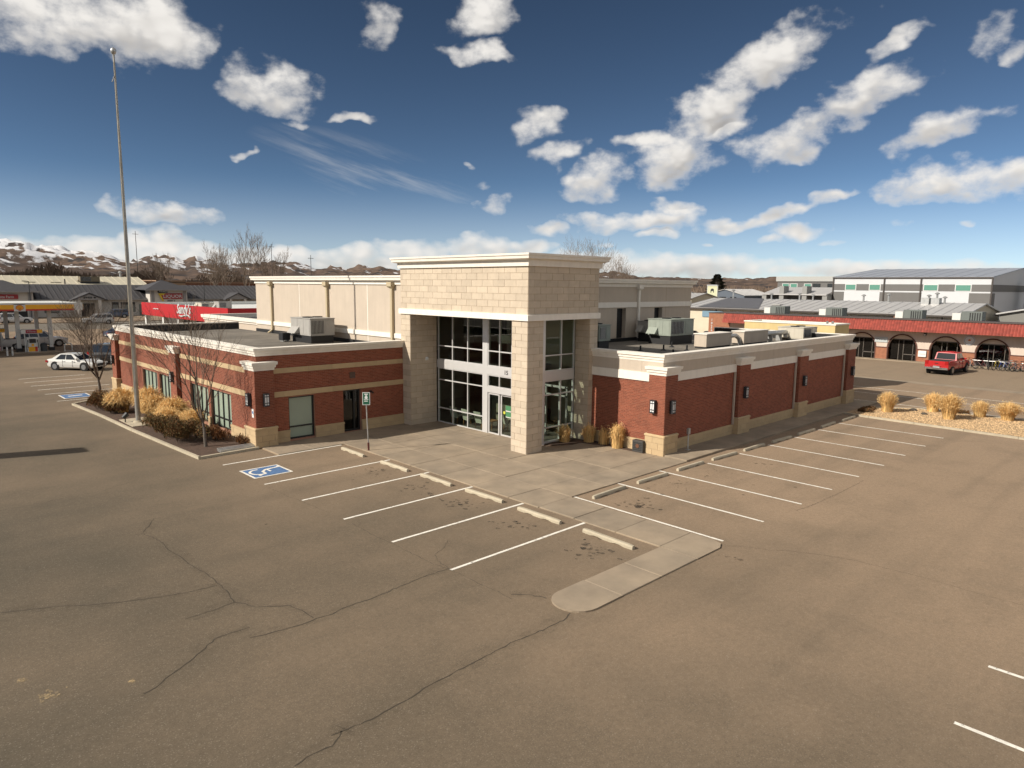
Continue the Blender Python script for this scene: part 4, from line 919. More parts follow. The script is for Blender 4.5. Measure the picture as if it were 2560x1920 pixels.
# entrance bed strip
struct(MB().prism([(23.65, 22.35), (23.9, 21.95), (25.3, 21.3), (25.7, 20.0), (25.75, 18.0), (26.15, 18.0), (26.15, 21.6), (25.8, 22.4)], 0, .075).build('entrance_bed', M_MULCH))
# shrubs: leafy twigs through the volume
def shrub(cx, cy, rx, ry, h, n, lab, m1, m2, g):
    t = thing('shrub', lab, 'shrub', (cx, cy, .06), group=g, world=False); L1 = MB(); L2 = MB(); tw = MB()
    lobes = [(random.uniform(-.7, .7) * rx, random.uniform(-.7, .7) * ry, random.uniform(.55, 1.)) for _ in range(14)]
    for k in range(n):
        lx, ly, s_ = random.choice(lobes); a = random.random() * 6.283; e = random.random() ** .5; rr = random.uniform(.65, 1)
        px = lx + .42 * rx * s_ * e * math.cos(a); py = ly + .42 * ry * s_ * e * math.sin(a); pz = h * s_ * math.sqrt(max(0, 1 - e * e * .8)) * rr * random.uniform(.75, 1.0)
        d = Vector((px * .4, py * .4, .5 * h)).normalized() + Vector((random.uniform(-1, 1), random.uniform(-1, 1), random.uniform(-.6, .8))) * .7
        d.normalize(); sd = d.cross(Vector((random.uniform(-1, 1), random.uniform(-1, 1), random.uniform(-1, 1)))).normalized()
        l = random.uniform(.05, .13); P = Vector((px, py, max(.02, pz)))
        (L1 if random.random() < .62 else L2).add([P - sd * .018, P + sd * .018, P + d * l + sd * .006], [(0, 1, 2)])
    for k in range(60):
        lx, ly, s_ = random.choice(lobes); tw.tube((lx * .6, ly * .6, 0), (lx + random.uniform(-.2, .2), ly + random.uniform(-.2, .2), h * s_ * .85), .008, .004, 3, False)
    L1.build('foliage', m1, t); L2.build('foliage', m2, t); tw.build('stems', M_TWIG, t)
shrub(10.65, 47.0, .85, 2.1, 1.15, 10000, 'dense rusty brown shrub at the far end of the left bed', M_RUST, M_OLIV, 'brown shrubs in the left bed')
shrub(10.75, 44.6, .55, .9, .8, 3500, 'small brown shrub between the far shrub and the flag pole', M_RUST, M_OLIV, 'brown shrubs in the left bed')
shrub(11.0, 36.8, .85, 1.7, 1.15, 10000, 'dense olive brown shrub right of the flag pole', M_OLIV, M_RUST, 'brown shrubs in the left bed')
shrub(11.2, 34.5, .95, 1.6, 1.2, 11000, 'dense olive brown shrub around the foot of the bare tree', M_OLIV, M_RUST, 'brown shrubs in the left bed')
shrub(12.5, 33.5, .5, .9, .75, 3200, 'sparse rusty shrub between bare tree and window wall', M_RUST, M_RUST, 'brown shrubs in the left bed')
shrub(12.9, 31.9, .3, .7, .55, 700, 'leafless reddish shrub beside the left corner pier', M_RUST, M_RUST, 'brown shrubs in the left bed')
# ------------------------------------------------------------------ bare trees
def bare_tree(x, y, h, seed, lab, g, trunk_r=.09, fork=.2, spread=.42, upright=.55, depth=5, kids=(3, 4), name='bare_tree', mb=None, mt=None, twig=.0035, z0=.06, lean=0., min_r=.0):
    rd = random.Random(seed); t = thing(name, lab, 'tree', (x, y, z0), group=g, world=False); tr = MB(); br = MB()
    def grow(p, d, L_, r, lev):
        n = 3 if lev < 2 else 2; pts = [p]; q = p
        for i in range(n):
            d = (d + Vector((rd.uniform(-1, 1), rd.uniform(-1, 1), rd.uniform(-.3, .6))) * (.10 if lev == 0 else .16) + Vector((0, 0, upright * .14))).normalized(); q = q + d * L_ / n; pts.append(q)
        for i in range(n):
            ra = r * (1 - .45 * i / n); rb = r * (1 - .45 * (i + 1) / n)
            (tr if lev == 0 else br).tube(pts[i], pts[i + 1], max(min_r, ra), max(min_r, rb), 8 if lev == 0 else 5 if lev < 3 else 3, cap=lev == 0)
        if lev >= depth: return
        k = rd.randint(*kids) + (1 if lev == 0 else 0)
        for i in range(k):
            f = rd.uniform(.35, 1) if lev else rd.uniform(.75, 1); j = min(n - 1, int(f * n)); b = pts[j].lerp(pts[j + 1], f * n - j) if j < n else pts[-1]
            a = 6.283 * (i + rd.random() * .7) / k; s_ = spread * rd.uniform(.7, 1.25)
            u_ = d.orthogonal().normalized(); w_ = d.cross(u_)
            nd_ = (d * math.cos(s_) + (u_ * math.cos(a) + w_ * math.sin(a)) * math.sin(s_)).normalized()
            grow(b, nd_, L_ * rd.uniform(.58, .8) if lev else h * rd.uniform(.26, .36), max(twig, r * rd.uniform(.34, .52)), lev + 1)
        if lev: grow(pts[-1], d, L_ * .72, max(twig, r * .55), lev + 1)
        else: grow(pts[-1], d, h * .30, r * .62, 1)
    grow(Vector((0, 0, 0)), Vector((lean, 0, 1)).normalized(), h * fork, trunk_r, 0)
    tr.build('trunk', mb or M_BARK, t); br.build('crown', mt or M_TWIG, t)
    return t
bare_tree(11.5, 32.45, 6.6, 3, 'young bare tree with upright branches at the near end of the bed', 'bare trees along the left wing', .085, .20, .50, .6, 5, (2, 3), twig=.006)
bare_tree(11.6, 51.2, 6.6, 12, 'young bare tree at the far end of the bed beside the white car', 'bare trees along the left wing', .11, .2, .58, .55, 5, (3, 3), twig=.006)
# ------------------------------------------------------------------ gravel bed on the right
M_GRAV = mat('tan_river_gravel', (.36, .25, .14), .9, var=.35, scale=12, bump=.9, bscale=22, detail=10)
gp = [(43.75, 16.0), (43.55, 14.4), (43.2, 7), (42.8, -3), (48.9, -3), (49.2, 7), (48.9, 13.2), (47.2, 15.3), (46.2, 15.85)]
gb = struct(MB().prism(gp, 0, .10).build('gravel_bed', M_GRAV))
kerb_run([(42.7, -3), (43.1, 7), (43.42, 14.4), (43.62, 16.0)], gb)
kerb_run([(46.2, 15.95), (47.25, 15.4), (49.0, 13.25), (49.3, 7), (49.0, -3)], gb)
M_PEB = mat('tan_pebbles', (.44, .30, .165), .85, island=.45)
s = MB(); rd = random.Random(5)
for k in range(9000):
    y = rd.uniform(4.5, 15.6); x = rd.uniform(43.4, 48.8)
    if x < 43.45 + .0 * y or (y > 13 and x > 48.9 - (y - 13.2) * .9): continue
    r = rd.uniform(.025, .06); a = rd.random() * 3.14; c_, s__ = math.cos(a), math.sin(a)
    pts = [(r, 0, .0), (0, r * .7, .0), (-r, 0, .0), (0, -r * .7, .0), (0, 0, r * .7)]
    s.add([(x + u * c_ - v_ * s__, y + u * s__ + v_ * c_, .10 + w_) for u, v_, w_ in pts], [(0, 1, 4), (1, 2, 4), (2, 3, 4), (3, 0, 4)])
s.build('pebbles', M_PEB, gb, kind='stuff')
def rock(x, y, r, lab):
    m = MB(); rd = random.Random(int(x * 100))
    rings = []
    for i, (e, zf) in enumerate(((1, 0), (1.05, .35), (.8, .75), (.35, 1))): rings.append([(e * r * rd.uniform(.85, 1.15) * math.cos(6.283 * k / 9), e * r * .75 * rd.uniform(.85, 1.15) * math.sin(6.283 * k / 9), zf * r * .55) for k in range(9)])
    vs = [p for q_ in rings for p in q_]; fs = [(i * 9 + k, i * 9 + (k + 1) % 9, (i + 1) * 9 + (k + 1) % 9, (i + 1) * 9 + k) for i in range(3) for k in range(9)] + [tuple(range(27, 36)), tuple(range(8, -1, -1))]
    o = m.add(vs, fs).build('landscape_rock', mat('dark_landscape_rock', (.075, .06, .045), .95, var=.3, scale=8, bump=.5)); o.location = (x, y, .08); tag(o, lab, 'rock', 'rocks in the gravel bed')
rock(47.9, 13.3, .28, 'dark rock right of the lone grass clump'); rock(46.9, 12.4, .24, 'dark rock at the front of the gravel between the grass clumps')
shrub(45.0, 15.1, .45, .5, .35, 1500, 'low dead brown shrub at the brick building end of the gravel bed', M_RUST, M_OLIV, 'dead shrubs in the gravel bed')
shrub(46.0, 15.3, .4, .4, .3, 1000, 'low dead brown shrub behind the lone grass clump', M_RUST, M_OLIV, 'dead shrubs in the gravel bed')
shrub(49.0, 10.9, .3, .4, .3, 700, 'flattened dead shrub behind the large grass clump', M_RUST, M_OLIV, 'dead shrubs in the gravel bed')
# ------------------------------------------------------------------ rooftop units
def hvac(x, y, z, sx, sy, sz, lab, m, curb=.45, rz=0, fin=True, hood=True):
    t = thing('rooftop_unit', lab, 'air conditioner', (x, y, z), rz, 'rooftop air conditioning units', world=False)
    MB().box(.06, .06, 0, sx - .06, sy - .06, curb).build('curb', M_BLACKM, t)
    b = MB().cbox(0, 0, curb, sx, sy, curb + sz, .02).build('cabinet', m, t)
    MB().box(-.03, -.03, curb + sz, sx + .03, sy + .03, curb + sz + .04).build('lid', m, t)
    if fin:
        MB().box(.08, -.006, curb + .12, sx * .55, -.001, curb + sz - .1).build('coil_panel', mat('dark_coil', (.055, .055, .055), .6), t)
        for i in range(9):
            x0 = .10 + (sx * .55 - .18) * i / 8; MB().box(x0, -.03, curb + .12, x0 + .02, -.006, curb + sz - .1).build('fin', M_GALV, t)
        MB().box(sx * .62, -.012, curb + .08, sx - .08, -.001, curb + sz - .08).build('access_panel', m, t)
    for i in range(3): MB().box(-.012, .1 + i * (sy - .2) / 3, curb + .06, -.001, .1 + (i + 1) * (sy - .2) / 3 - .03, curb + sz - .06).build('access_panel', m, t)
    if hood:
        MB().add([(-.35, sy * .55, curb + .1), (-.35, sy * .95, curb + .1), (-.02, sy * .95, curb + .1), (-.02, sy * .55, curb + .1), (-.02, sy * .55, curb + .5), (-.02, sy * .95, curb + .5)], [(0, 1, 2, 3), (0, 4, 5, 1), (1, 5, 2), (0, 3, 4), (2, 5, 4, 3)]).build('intake_hood', m, t)
    for fx in (.3, .72): MB().lathe((sx * fx, sy * .5, curb + sz + .04), [(.3, 0), (.3, .06), (.1, .07)], 16).build('fan_guard', M_DARKF, t)
    return t
hvac(19.7, 37.7, 4.1, 1.6, 2.5, 1.0, 'grey rooftop air conditioner on the left wing by the tall cream wall', M_UNIT)
bx_ = thing('roof_box', 'small black box beside the rooftop unit on the left wing', 'roof box', (19.0, 39.9, 4.1), world=False)
MB().cbox(0, 0, .1, .5, .55, .55, .02).build('cabinet', M_BLACK, bx_); MB().box(.05, .05, 0, .12, .5, .1).box(.38, .05, 0, .45, .5, .1).build('feet', M_GALV, bx_)
hvac(36.4, 23.8, 4.1, 2.6, 1.7, .98, 'large grey green rooftop unit in front of the tall shaded wall', M_UNITG, .55)
hvac(29.6, 23.9, 4.1, 1.0, 1.5, .85, 'grey green rooftop unit half hidden behind the tower pier', M_UNITG, .55, hood=False)
hvac(37.5, 25.9, 4.1, 1.3, 1.2, .75, 'pale rooftop unit behind the large grey green one', M_UNIT, .55, fin=False)
hvac(46.6, 20.0, 4.1, 2.2, 1.8, .75, 'pale cream rooftop unit at the far end of the right wing', mat('cream_unit_paint', (.50, .46, .38), .6, streak=.12), .12)
M_BOXS = M_STUCCO
def sbox(x0, y0, x1, y1, lab):
    t = thing('duct_housing', lab, 'roof housing', (x0, y0, 4.1), world=False, group='stucco duct housings')
    MB().box(0, 0, .1, x1 - x0, y1 - y0, .82).build('housing', M_STUCCO, t); MB().box(-.05, -.05, .82, x1 - x0 + .05, y1 - y0 + .05, .87).build('cap', M_WHITE, t); MB().box(.04, .04, 0, x1 - x0 - .04, y1 - y0 - .04, .1).build('curb', M_BLACKM, t)
sbox(35.85, 21.0, 38.7, 21.8, 'beige stucco duct housing on the right wing, nearer one')
sbox(40.1, 20.9, 43.3, 21.7, 'beige stucco duct housing on the right wing, farther one')
dc = thing('roof_duct', 'bent grey round duct between the two beige roof housings', 'duct', (38.7, 21.3, 4.1), world=False)
MB().path([(0, 0, .6), (1.1, 0, .6), (1.35, -.1, .4), (1.45, -.15, 0)], .13, 10).build('pipe', M_GALV, dc); MB().lathe((0, 0, .6), [(.17, -.02), (.17, .06)], 12, 'x').build('collar', M_GALV, dc)
dc = thing('roof_duct', 'straight grey duct between the far beige housing and the cream unit', 'duct', (43.4, 21.3, 4.1), world=False)
MB().tube((0, 0, .55), (3.2, -.1, .55), .16, n=10).build('pipe', M_GALV, dc); MB().box(.9, -.2, 0, 1.0, .2, .4).box(2.3, -.2, 0, 2.4, .2, .4).build('bracket', M_GALV, dc)
for x, y, l in ((31.5, 22.5, 'nearest the tower'), (33.0, 22.0, 'second from the tower'), (33.8, 21.0, 'in front of the nearer beige housing'), (35.2, 22.9, 'beside the large grey green unit'), (30.9, 20.0, 'near the white cornice corner')):
    v = thing('roof_vent_pipe', 'short dark roof vent pipe on the right wing, ' + l, 'vent pipe', (x, y, 4.1), world=False, group='roof vent pipes')
    MB().tube((0, 0, 0), (0, 0, .32), .05).build('pipe', M_BLACK, v); MB().lathe((0, 0, 0), [(.18, 0), (.14, .05), (.06, .08)], 12).build('boot', M_BLACK, v)

# ------------------------------------------------------------------ vehicles
PAINT = {k: mat('car_paint_' + k, c, .35, coat=.8, metal=0) for k, c in dict(white=(.62, .61, .58), black=(.012, .012, .014), red=(.42, .012, .014), grey=(.12, .125, .13), silver=(.38, .38, .37), blue=(.03, .05, .10)).items()}
M_CARGL = mat('car_window_glass', (.012, .014, .016), .08, spec=.8)
M_RIM = mat('alloy_rim', (.35, .35, .35), .35, metal=.8)
M_CHROME = mat('chrome_trim', (.55, .55, .55), .2, metal=.9)
M_LAMPR = mat('red_tail_lamp', (.30, .01, .01), .25); M_LAMPW = mat('clear_head_lamp', (.55, .56, .56), .15)
M_UNDER = mat('car_underside', (.01, .01, .01), .9)
def loft(m, secs, caps=True):
    k = len(secs[0]); vs = [p for s_ in secs for p in s_]; fs = []
    for i in range(len(secs) - 1):
        for a in range(k - 1): fs.append((i * k + a, (i + 1) * k + a, (i + 1) * k + a + 1, i * k + a + 1))
    if caps: fs += [tuple(range(k)), tuple(range(len(secs) * k - 1, (len(secs) - 1) * k - 1, -1))]
    return m.add(vs, fs)
def car(name, lab, cat, loc, rz, paint, spec, group=None):
    """spec: L, W, wheels (front x, rear x, r), body [(x, ztop, halfwidth factor)], cabin [(x_base, x_top)...]"""
    t = thing(name, lab, cat, (*loc, .025), rz, group, world=False)
    Wd = spec['W'] / 2; zs = spec['sill']; zb = spec['belt']; pm = PAINT[paint]; r = spec['r']
    secs = []
    for x, zt, f, zlo in spec['body']:
        w = Wd * f; zl = zlo
        sec = [(-w * .90, zl), (-w * .97, zl + .10), (-w, zl + (zt - zl) * .45), (-w * .985, zl + (zt - zl) * .75), (-w * .93, zt - .03), (-w * .80, zt), (0, zt + .025 * (spec['bed'] == 0 or x > spec['bedx']))]
        sec = sec + [(-a, b) for a, b in reversed(sec[:-1])]
        secs.append([(x, y, z) for y, z in sec])
    body = loft(MB(), secs).build('body', pm, t, smooth=False)
    # greenhouse: roof + pillars in paint, panes just proud of it
    (xb0, xt0, xt1, xb1), zr = spec['cab'], spec['roof']
    wb, wt = Wd * .90, Wd * spec.get('tumble', .74)
    def cx(zf, a, b): return a + (b - a) * zf
    secs = []
    for f in (0., .5, .93, 1.):
        zz_ = zb - .03 + (zr - zb + .03) * f
        w = wb + (wt - wb) * f; ins = .0 if f < .95 else .12
        secs.append([(cx(f, xb0, xt0) + ins, -w + ins * .6, zz_), (cx(f, xb1, xt1) - ins, -w + ins * .6, zz_), (cx(f, xb1, xt1) - ins * .7, 0, zz_ + (.03 if f >= .9 else 0)), (cx(f, xb1, xt1) - ins, w - ins * .6, zz_), (cx(f, xb0, xt0) + ins, w - ins * .6, zz_), (cx(f, xb0, xt0) + ins * .7, 0, zz_ + (.03 if f >= .9 else 0))])
    m = MB(); k = 6; vs = [p for s_ in secs for p in s_]; fs = []
    for i in range(3):
        for a in range(k): fs.append((i * k + a, i * k + (a + 1) % k, (i + 1) * k + (a + 1) % k, (i + 1) * k + a))
    fs.append(tuple(range(3 * k, 4 * k))); m.add(vs, fs).build('cabin', pm, t)
    def pt(xf, zf, side, out=.012):
        x = cx(zf, xb0, xt0) + (cx(zf, xb1, xt1) - cx(zf, xb0, xt0)) * xf; w = wb + (wt - wb) * zf + out
        return (x, side * w, zb - .03 + (zr - zb + .03) * zf)
    for side in (-1, 1):
        for a, b in spec['side_win']:
            q = [pt(a, .13, side), pt(b, .13, side), pt(b, .88, side), pt(a, .88, side)]
            MB().extr(q, (0, -side * .02, 0)).build('side_window', M_CARGL, t)
    def end(xa, xb_, zf0, zf1, sgn, nm):
        q = []
        for zf, yy in ((zf0, -1), (zf0, 1), (zf1, 1), (zf1, -1)):
            x = cx(zf, xa, xb_) + sgn * .016; w = (wb + (wt - wb) * zf) * .88; q.append((x, yy * w, zb - .03 + (zr - zb + .03) * zf))
        MB().extr(q, (-sgn * .02, 0, 0)).build(nm, M_CARGL, t)
    end(xb1, xt1, .1, .90, 1, 'windshield'); end(xb0, xt0, .14, .88, -1, 'rear_window')
    fr, rr = spec['axles']; gap = .02
    for x in (fr, rr):
        for side in (-1, 1):
            y = side * (Wd - .10)
            MB().lathe((x, side * (Wd * .985), r + .02), [(r + .08, -side * .03), (r + .08, side * .006)], 22, 'y').build('wheel_arch', M_UNDER, t)
            w = MB().lathe((x, y, r), [(r * .93, -.11), (r, -.08), (r, .09), (r * .93, .115)], 22, 'y').build('wheel', M_RUBBER, t)
            rim = MB().lathe((x, y + side * .118, r), [(r * .64, -.01), (r * .62, .008)], 20, 'y')
            rim.build('rim', M_UNDER, w)
            sp_ = MB()
            for i in range(6):
                a = 6.283 * i / 6; ca, sa = math.cos(a), math.sin(a); o_ = y + side * .128
                sp_.extr([(x + .03 * -sa, o_, r + .03 * ca), (x - .03 * -sa, o_, r - .03 * ca), (x + ca * r * .62 - .035 * -sa, o_, r + sa * r * .62 - .035 * ca), (x + ca * r * .62 + .035 * -sa, o_, r + sa * r * .62 + .035 * ca)], (0, side * .006, 0))
            sp_.lathe((x, y + side * .126, r), [(r * .66, 0), (r * .66, side * .01), (r * .58, side * .012)], 20, 'y')
            sp_.build('spokes', M_RIM, w)
    xf = spec['body'][-1][0]; xr = spec['body'][0][0]; hz = spec['lamp']
    for side in (-1, 1):
        MB().box(xf - .22, side * Wd * .60, hz, xf + .01, side * Wd * .90, hz + .13).build('headlight', M_LAMPW, t)
        MB().box(xr - .012, side * Wd * .66, hz + .08, xr + .2, side * Wd * .945, hz + .08 + spec.get('tail', .16)).build('tail_light', M_LAMPR, t)
        xm = cx(.2, xb1, xt1) - .12
        MB().cbox(xm - .12, side * (Wd * .93), zb + .02, xm + .05, side * (Wd * 1.10), zb + .19, .03).build('mirror', pm, t)
    MB().box(xf - .03, -Wd * .45, zs + .18, xf + .015, Wd * .45, hz + .06).build('grille', M_BLACK, t)
    MB().box(xr - .02, -.26, hz - .18, xr + .02, .26, hz - .05).build('licence_plate', M_LAMPW, t)
    MB().box(xr + .3, -Wd * .86, .2, xf - .3, Wd * .86, zs + .03).build('underbody', M_UNDER, t)
    for b in spec.get('bumpers', ()):
        MB().cbox(b[0], -Wd * .93, b[2], b[1], Wd * .93, b[3], .04).build('bumper', b[4] if len(b) > 4 else pm, t)
    for side in (-1, 1):
        for xd in spec.get('handles', ()): MB().box(xd, side * Wd * .985, zb - .16, xd + .16, side * Wd * 1.012, zb - .12).build('door_handle', M_BLACK, t)
        for xd in spec.get('doors', ()): MB().box(xd, side * Wd * .97, zs + .12, xd + .012, side * Wd * 1.004, zb - .05).build('door_gap', M_UNDER, t)
    if spec['bed']:
        x0, x1 = spec['bedbox']
        MB().box(x0, -Wd * .78, zb - .06, x1, Wd * .78, zb + .035).build('bed_cover', mat('black_bed_cover', (.02, .02, .02), .8), t)
    if spec.get('rails'):
        for side in (-1, 1): MB().box(xt0 + .2, side * wt * .9 - .02, zr + .0, xt1 - .3, side * wt * .9 + .02, zr + .06).build('roof_rail', M_CHROME, t)
    return t
SED = dict(L=4.65, W=1.82, sill=.22, belt=.90, r=.33, bed=0, bedx=0, axles=(1.42, -1.38), roof=1.43, lamp=.58, body=[(-2.32, .78, .72, .38), (-2.24, .93, .86, .28), (-1.9, .98, .95, .22), (-1.1, .95, 1, .2), (.2, .93, 1, .2), (.95, .92, .99, .2), (1.6, .83, .95, .22), (2.1, .72, .86, .26), (2.32, .60, .70, .34)], cab=(-1.95, -1.0, .22, 1.05), side_win=((.16, .50), (.53, .86)), handles=(-.5, .45), doors=(-.62, .33))
SUVS = dict(L=5.1, W=1.98, sill=.32, belt=1.12, r=.39, bed=0, bedx=0, axles=(1.55, -1.5), roof=1.86, lamp=.82, body=[(-2.5, .95, .82, .45), (-2.44, 1.14, .93, .36), (-1.5, 1.16, 1, .32), (.2, 1.15, 1, .32), (1.0, 1.13, .99, .32), (1.9, 1.06, .95, .34), (2.4, .97, .88, .38), (2.52, .80, .78, .44)], cab=(-2.42, -2.1, .35, 1.15), tumble=.80, side_win=((.04, .30), (.33, .58), (.61, .90)), handles=(-.75, .35), doors=(-.95, .12), tail=.3, rails=True)
PICK = dict(L=5.8, W=2.03, sill=.42, belt=1.22, r=.41, bed=1, bedx=-.4, bedbox=(-2.78, -.72), axles=(1.85, -1.85), roof=1.92, lamp=.86, body=[(-2.88, 1.18, .95, .55), (-2.82, 1.24, .98, .5), (-1.85, 1.25, 1, .46), (-.6, 1.25, 1, .44), (.6, 1.23, 1, .44), (1.2, 1.22, .99, .44), (2.3, 1.16, .96, .44), (2.75, 1.05, .9, .48), (2.86, .85, .82, .52)], cab=(-.75, -.55, .62, 1.32), tumble=.80, side_win=((.08, .42), (.46, .90)), handles=(-.15, .75), doors=(-.25, .62), tail=.32, bumpers=((-3.0, -2.84, .50, .68, M_CHROME), (2.80, 2.93, .50, .72, M_CHROME)))
car('parked_car', 'white sedan parked behind the bare tree at the far left', 'car', (14.1, 69.4), R(-53), 'white', SED)
car('parked_car', 'black sport utility vehicle half hidden behind the far left brick pier', 'car', (18.1, 71.8), R(-44), 'black', SUVS)
car('car_on_road', 'white sport utility vehicle driving past the strip mall', 'car', (32.8, 142.9), R(180), 'white', SUVS)
car('pickup_truck', 'white pickup truck at the fuel pumps cut by the left photo edge', 'pickup truck', (11.4, 93.6), R(180), 'white', PICK)
car('parked_car', 'white car behind the fuel pump with its nose to the right', 'car', (16.2, 96.6), R(2), 'white', SUVS)
car('parked_car', 'white van seen between the fuel canopy columns across the road', 'car', (21.9, 152.5), R(0), 'white', SUVS)
car('parked_car', 'dark car parked before the small gabled porch of the strip mall', 'car', (41.5, 166), R(180), 'blue', SUVS)
car('parked_car', 'dark vehicle at the far fuel pump by the left photo edge', 'car', (11.5, 103), R(90), 'black', SUVS)
car('parked_car', 'dark blue car whose roof shows just over the left wing cornice', 'car', (27.2, 105.5), R(8), 'blue', SED)
rt = car('pickup_truck', 'red pickup truck with black bed cover parked before the arched shops', 'pickup truck', (73.6, 17.9), R(-4), 'red', PICK)
MB().box(-2.905, -.14, 1.02, -2.885, .14, 1.08).build('tailgate_badge', M_BLACK, rt)
MB().path([(-3.05, -.45, .75), (-3.3, -.4, .82), (-3.35, .3, .8), (-3.05, .4, .72)], .03, 5).build('hitch_rack', M_BLACK, rt)
car('parked_car', 'silver car parked left of the brick shop numbered 1022', 'car', (88.5, 55.0), R(170), 'silver', SED)
car('parked_car', 'dark car parked beside the silver one near the brick shop', 'car', (89.5, 52.0), R(175), 'black', SED)
# ------------------------------------------------------------------ bicycles
def bicycle(x, y, rz, col, lab, white=False):
    t = thing('bicycle', lab, 'bicycle', (x, y, .03), rz, 'bicycles lined up before the shop', world=False)
    fm = mat('bike_' + col[0], col[1], .4)
    for wx in (-.52, .52):
        m = MB(); n = 20
        for i in range(n):
            a, b = 6.283 * i / n, 6.283 * (i + 1) / n; m.tube((wx + .33 * math.cos(a), 0, .34 + .33 * math.sin(a)), (wx + .33 * math.cos(b), 0, .34 + .33 * math.sin(b)), .022, n=5, cap=False)
        w = m.build('wheel', M_RUBBER, t); s_ = MB()
        for i in range(8): a = 6.283 * i / 8; s_.tube((wx, 0, .34), (wx + .32 * math.cos(a), 0, .34 + .32 * math.sin(a)), .004, n=3, cap=False)
        s_.build('spokes', M_GALV, w)
    f = MB(); A, B_, C_, D_, H_ = (-.52, 0, .34), (-.08, 0, .30), (-.20, 0, .82), (.36, 0, .86), (.52, 0, .34)
    for p, q_ in ((A, B_), (A, C_), (B_, C_), (C_, D_), (B_, (.38, 0, .78)), (D_, (.38, 0, .74)), ((.38, 0, .74), H_)): f.tube(p, q_, .022, n=6)
    f.build('frame', fm, t)
    MB().tube(C_, (-.23, 0, .95), .015).cbox(-.36, -.07, .95, -.10, .07, 1.01, .02).build('saddle', mat('white_plastic', (.7, .7, .68)) if white else M_BLACK, t)
    MB().tube(D_, (.33, 0, 1.0), .016).path([(.26, -.29, 1.02), (.36, -.1, 1.02), (.36, .1, 1.02), (.26, .29, 1.02)], .014, 5).build('handlebar', M_BLACK, t)
    MB().lathe((-.08, .04, .3), [(.09, 0), (.09, .01)], 12, 'y').box(-.1, .05, .14, -.06, .09, .16).build('crank', M_DARKF, t)
K = ('black', (.015, .015, .016)); 
for x, y, a, c_, l, wh in ((79.4, 17.3, 55, K, 'black bicycle nearest the red pickup truck', 0), (79.7, 16.6, 70, ('maroon', (.1, .015, .015)), 'dark red bicycle second from the red pickup truck', 0), (79.6, 15.95, 15, K, 'black bicycle with wide tyres under the last arch', 0),
                           (79.6, 15.2, 160, ('yellow', (.55, .42, .02)), 'bright yellow bicycle with white saddle', 1), (79.8, 14.75, 150, ('blue', (.03, .07, .3)), 'blue bicycle right of the yellow one', 0), (79.6, 14.35, 140, ('silver', (.4, .4, .4)), 'silver bicycle in the middle of the right hand group', 1),
                           (79.7, 13.95, 145, ('green', (.02, .09, .05)), 'dark green bicycle near the right end of the row', 0), (79.6, 13.5, 135, ('grey', (.1, .1, .11)), 'grey bicycle at the right end of the row', 0), (79.9, 14.1, 60, ('purple', (.06, .02, .08)), 'purple bicycle behind the right hand group', 0)): bicycle(x, y, R(a), c_, l, wh)
rk = thing('bike_rack', 'low steel rail behind the bicycles before the shop', 'bike rack', (80.4, 15.5, .03), world=False)
MB().tube((0, -2.2, .75), (0, 2.2, .75), .03).build('rail', M_GALV, rk)
for y in (-2.1, 0, 2.1): MB().tube((0, y, 0), (0, y, .75), .03).build('post', M_GALV, rk)
# ------------------------------------------------------------------ arched shop row
AX = 81.7
sh = thing('arched_shop_row', 'long white and brick shop row with round arches under a red tile mansard', 'building', (AX, 20, 0))
M_SBRICK = mat('brown_red_brick', (.30, .125, .07), .9, var=.2, scale=4, bump=.4)
M_SSTUC = mat('offwhite_shop_stucco', (.56, .47, .40), .9, var=.08, scale=1, streak=.12)
M_TILE = mat('red_roof_tile', (.25, .042, .027), .7, rand=.18, island=.22, var=.1)
M_BRN = mat('brown_arch_trim', (.10, .042, .03), .8)
AY = [44 - 4.1 * i - 3.2 + .0 for i in range(-0, 12)]
AY = [24.33 + 4.1 * k for k in range(4, -7, -1)]; AR = 1.38; ASP = 1.42; YE0, YE1 = 44.6, -2.4
def arch_pts(cy, r, n=18): return [(cy + r * math.cos(math.pi * i / n), ASP + r * math.sin(math.pi * i / n)) for i in range(n + 1)]
m = MB()
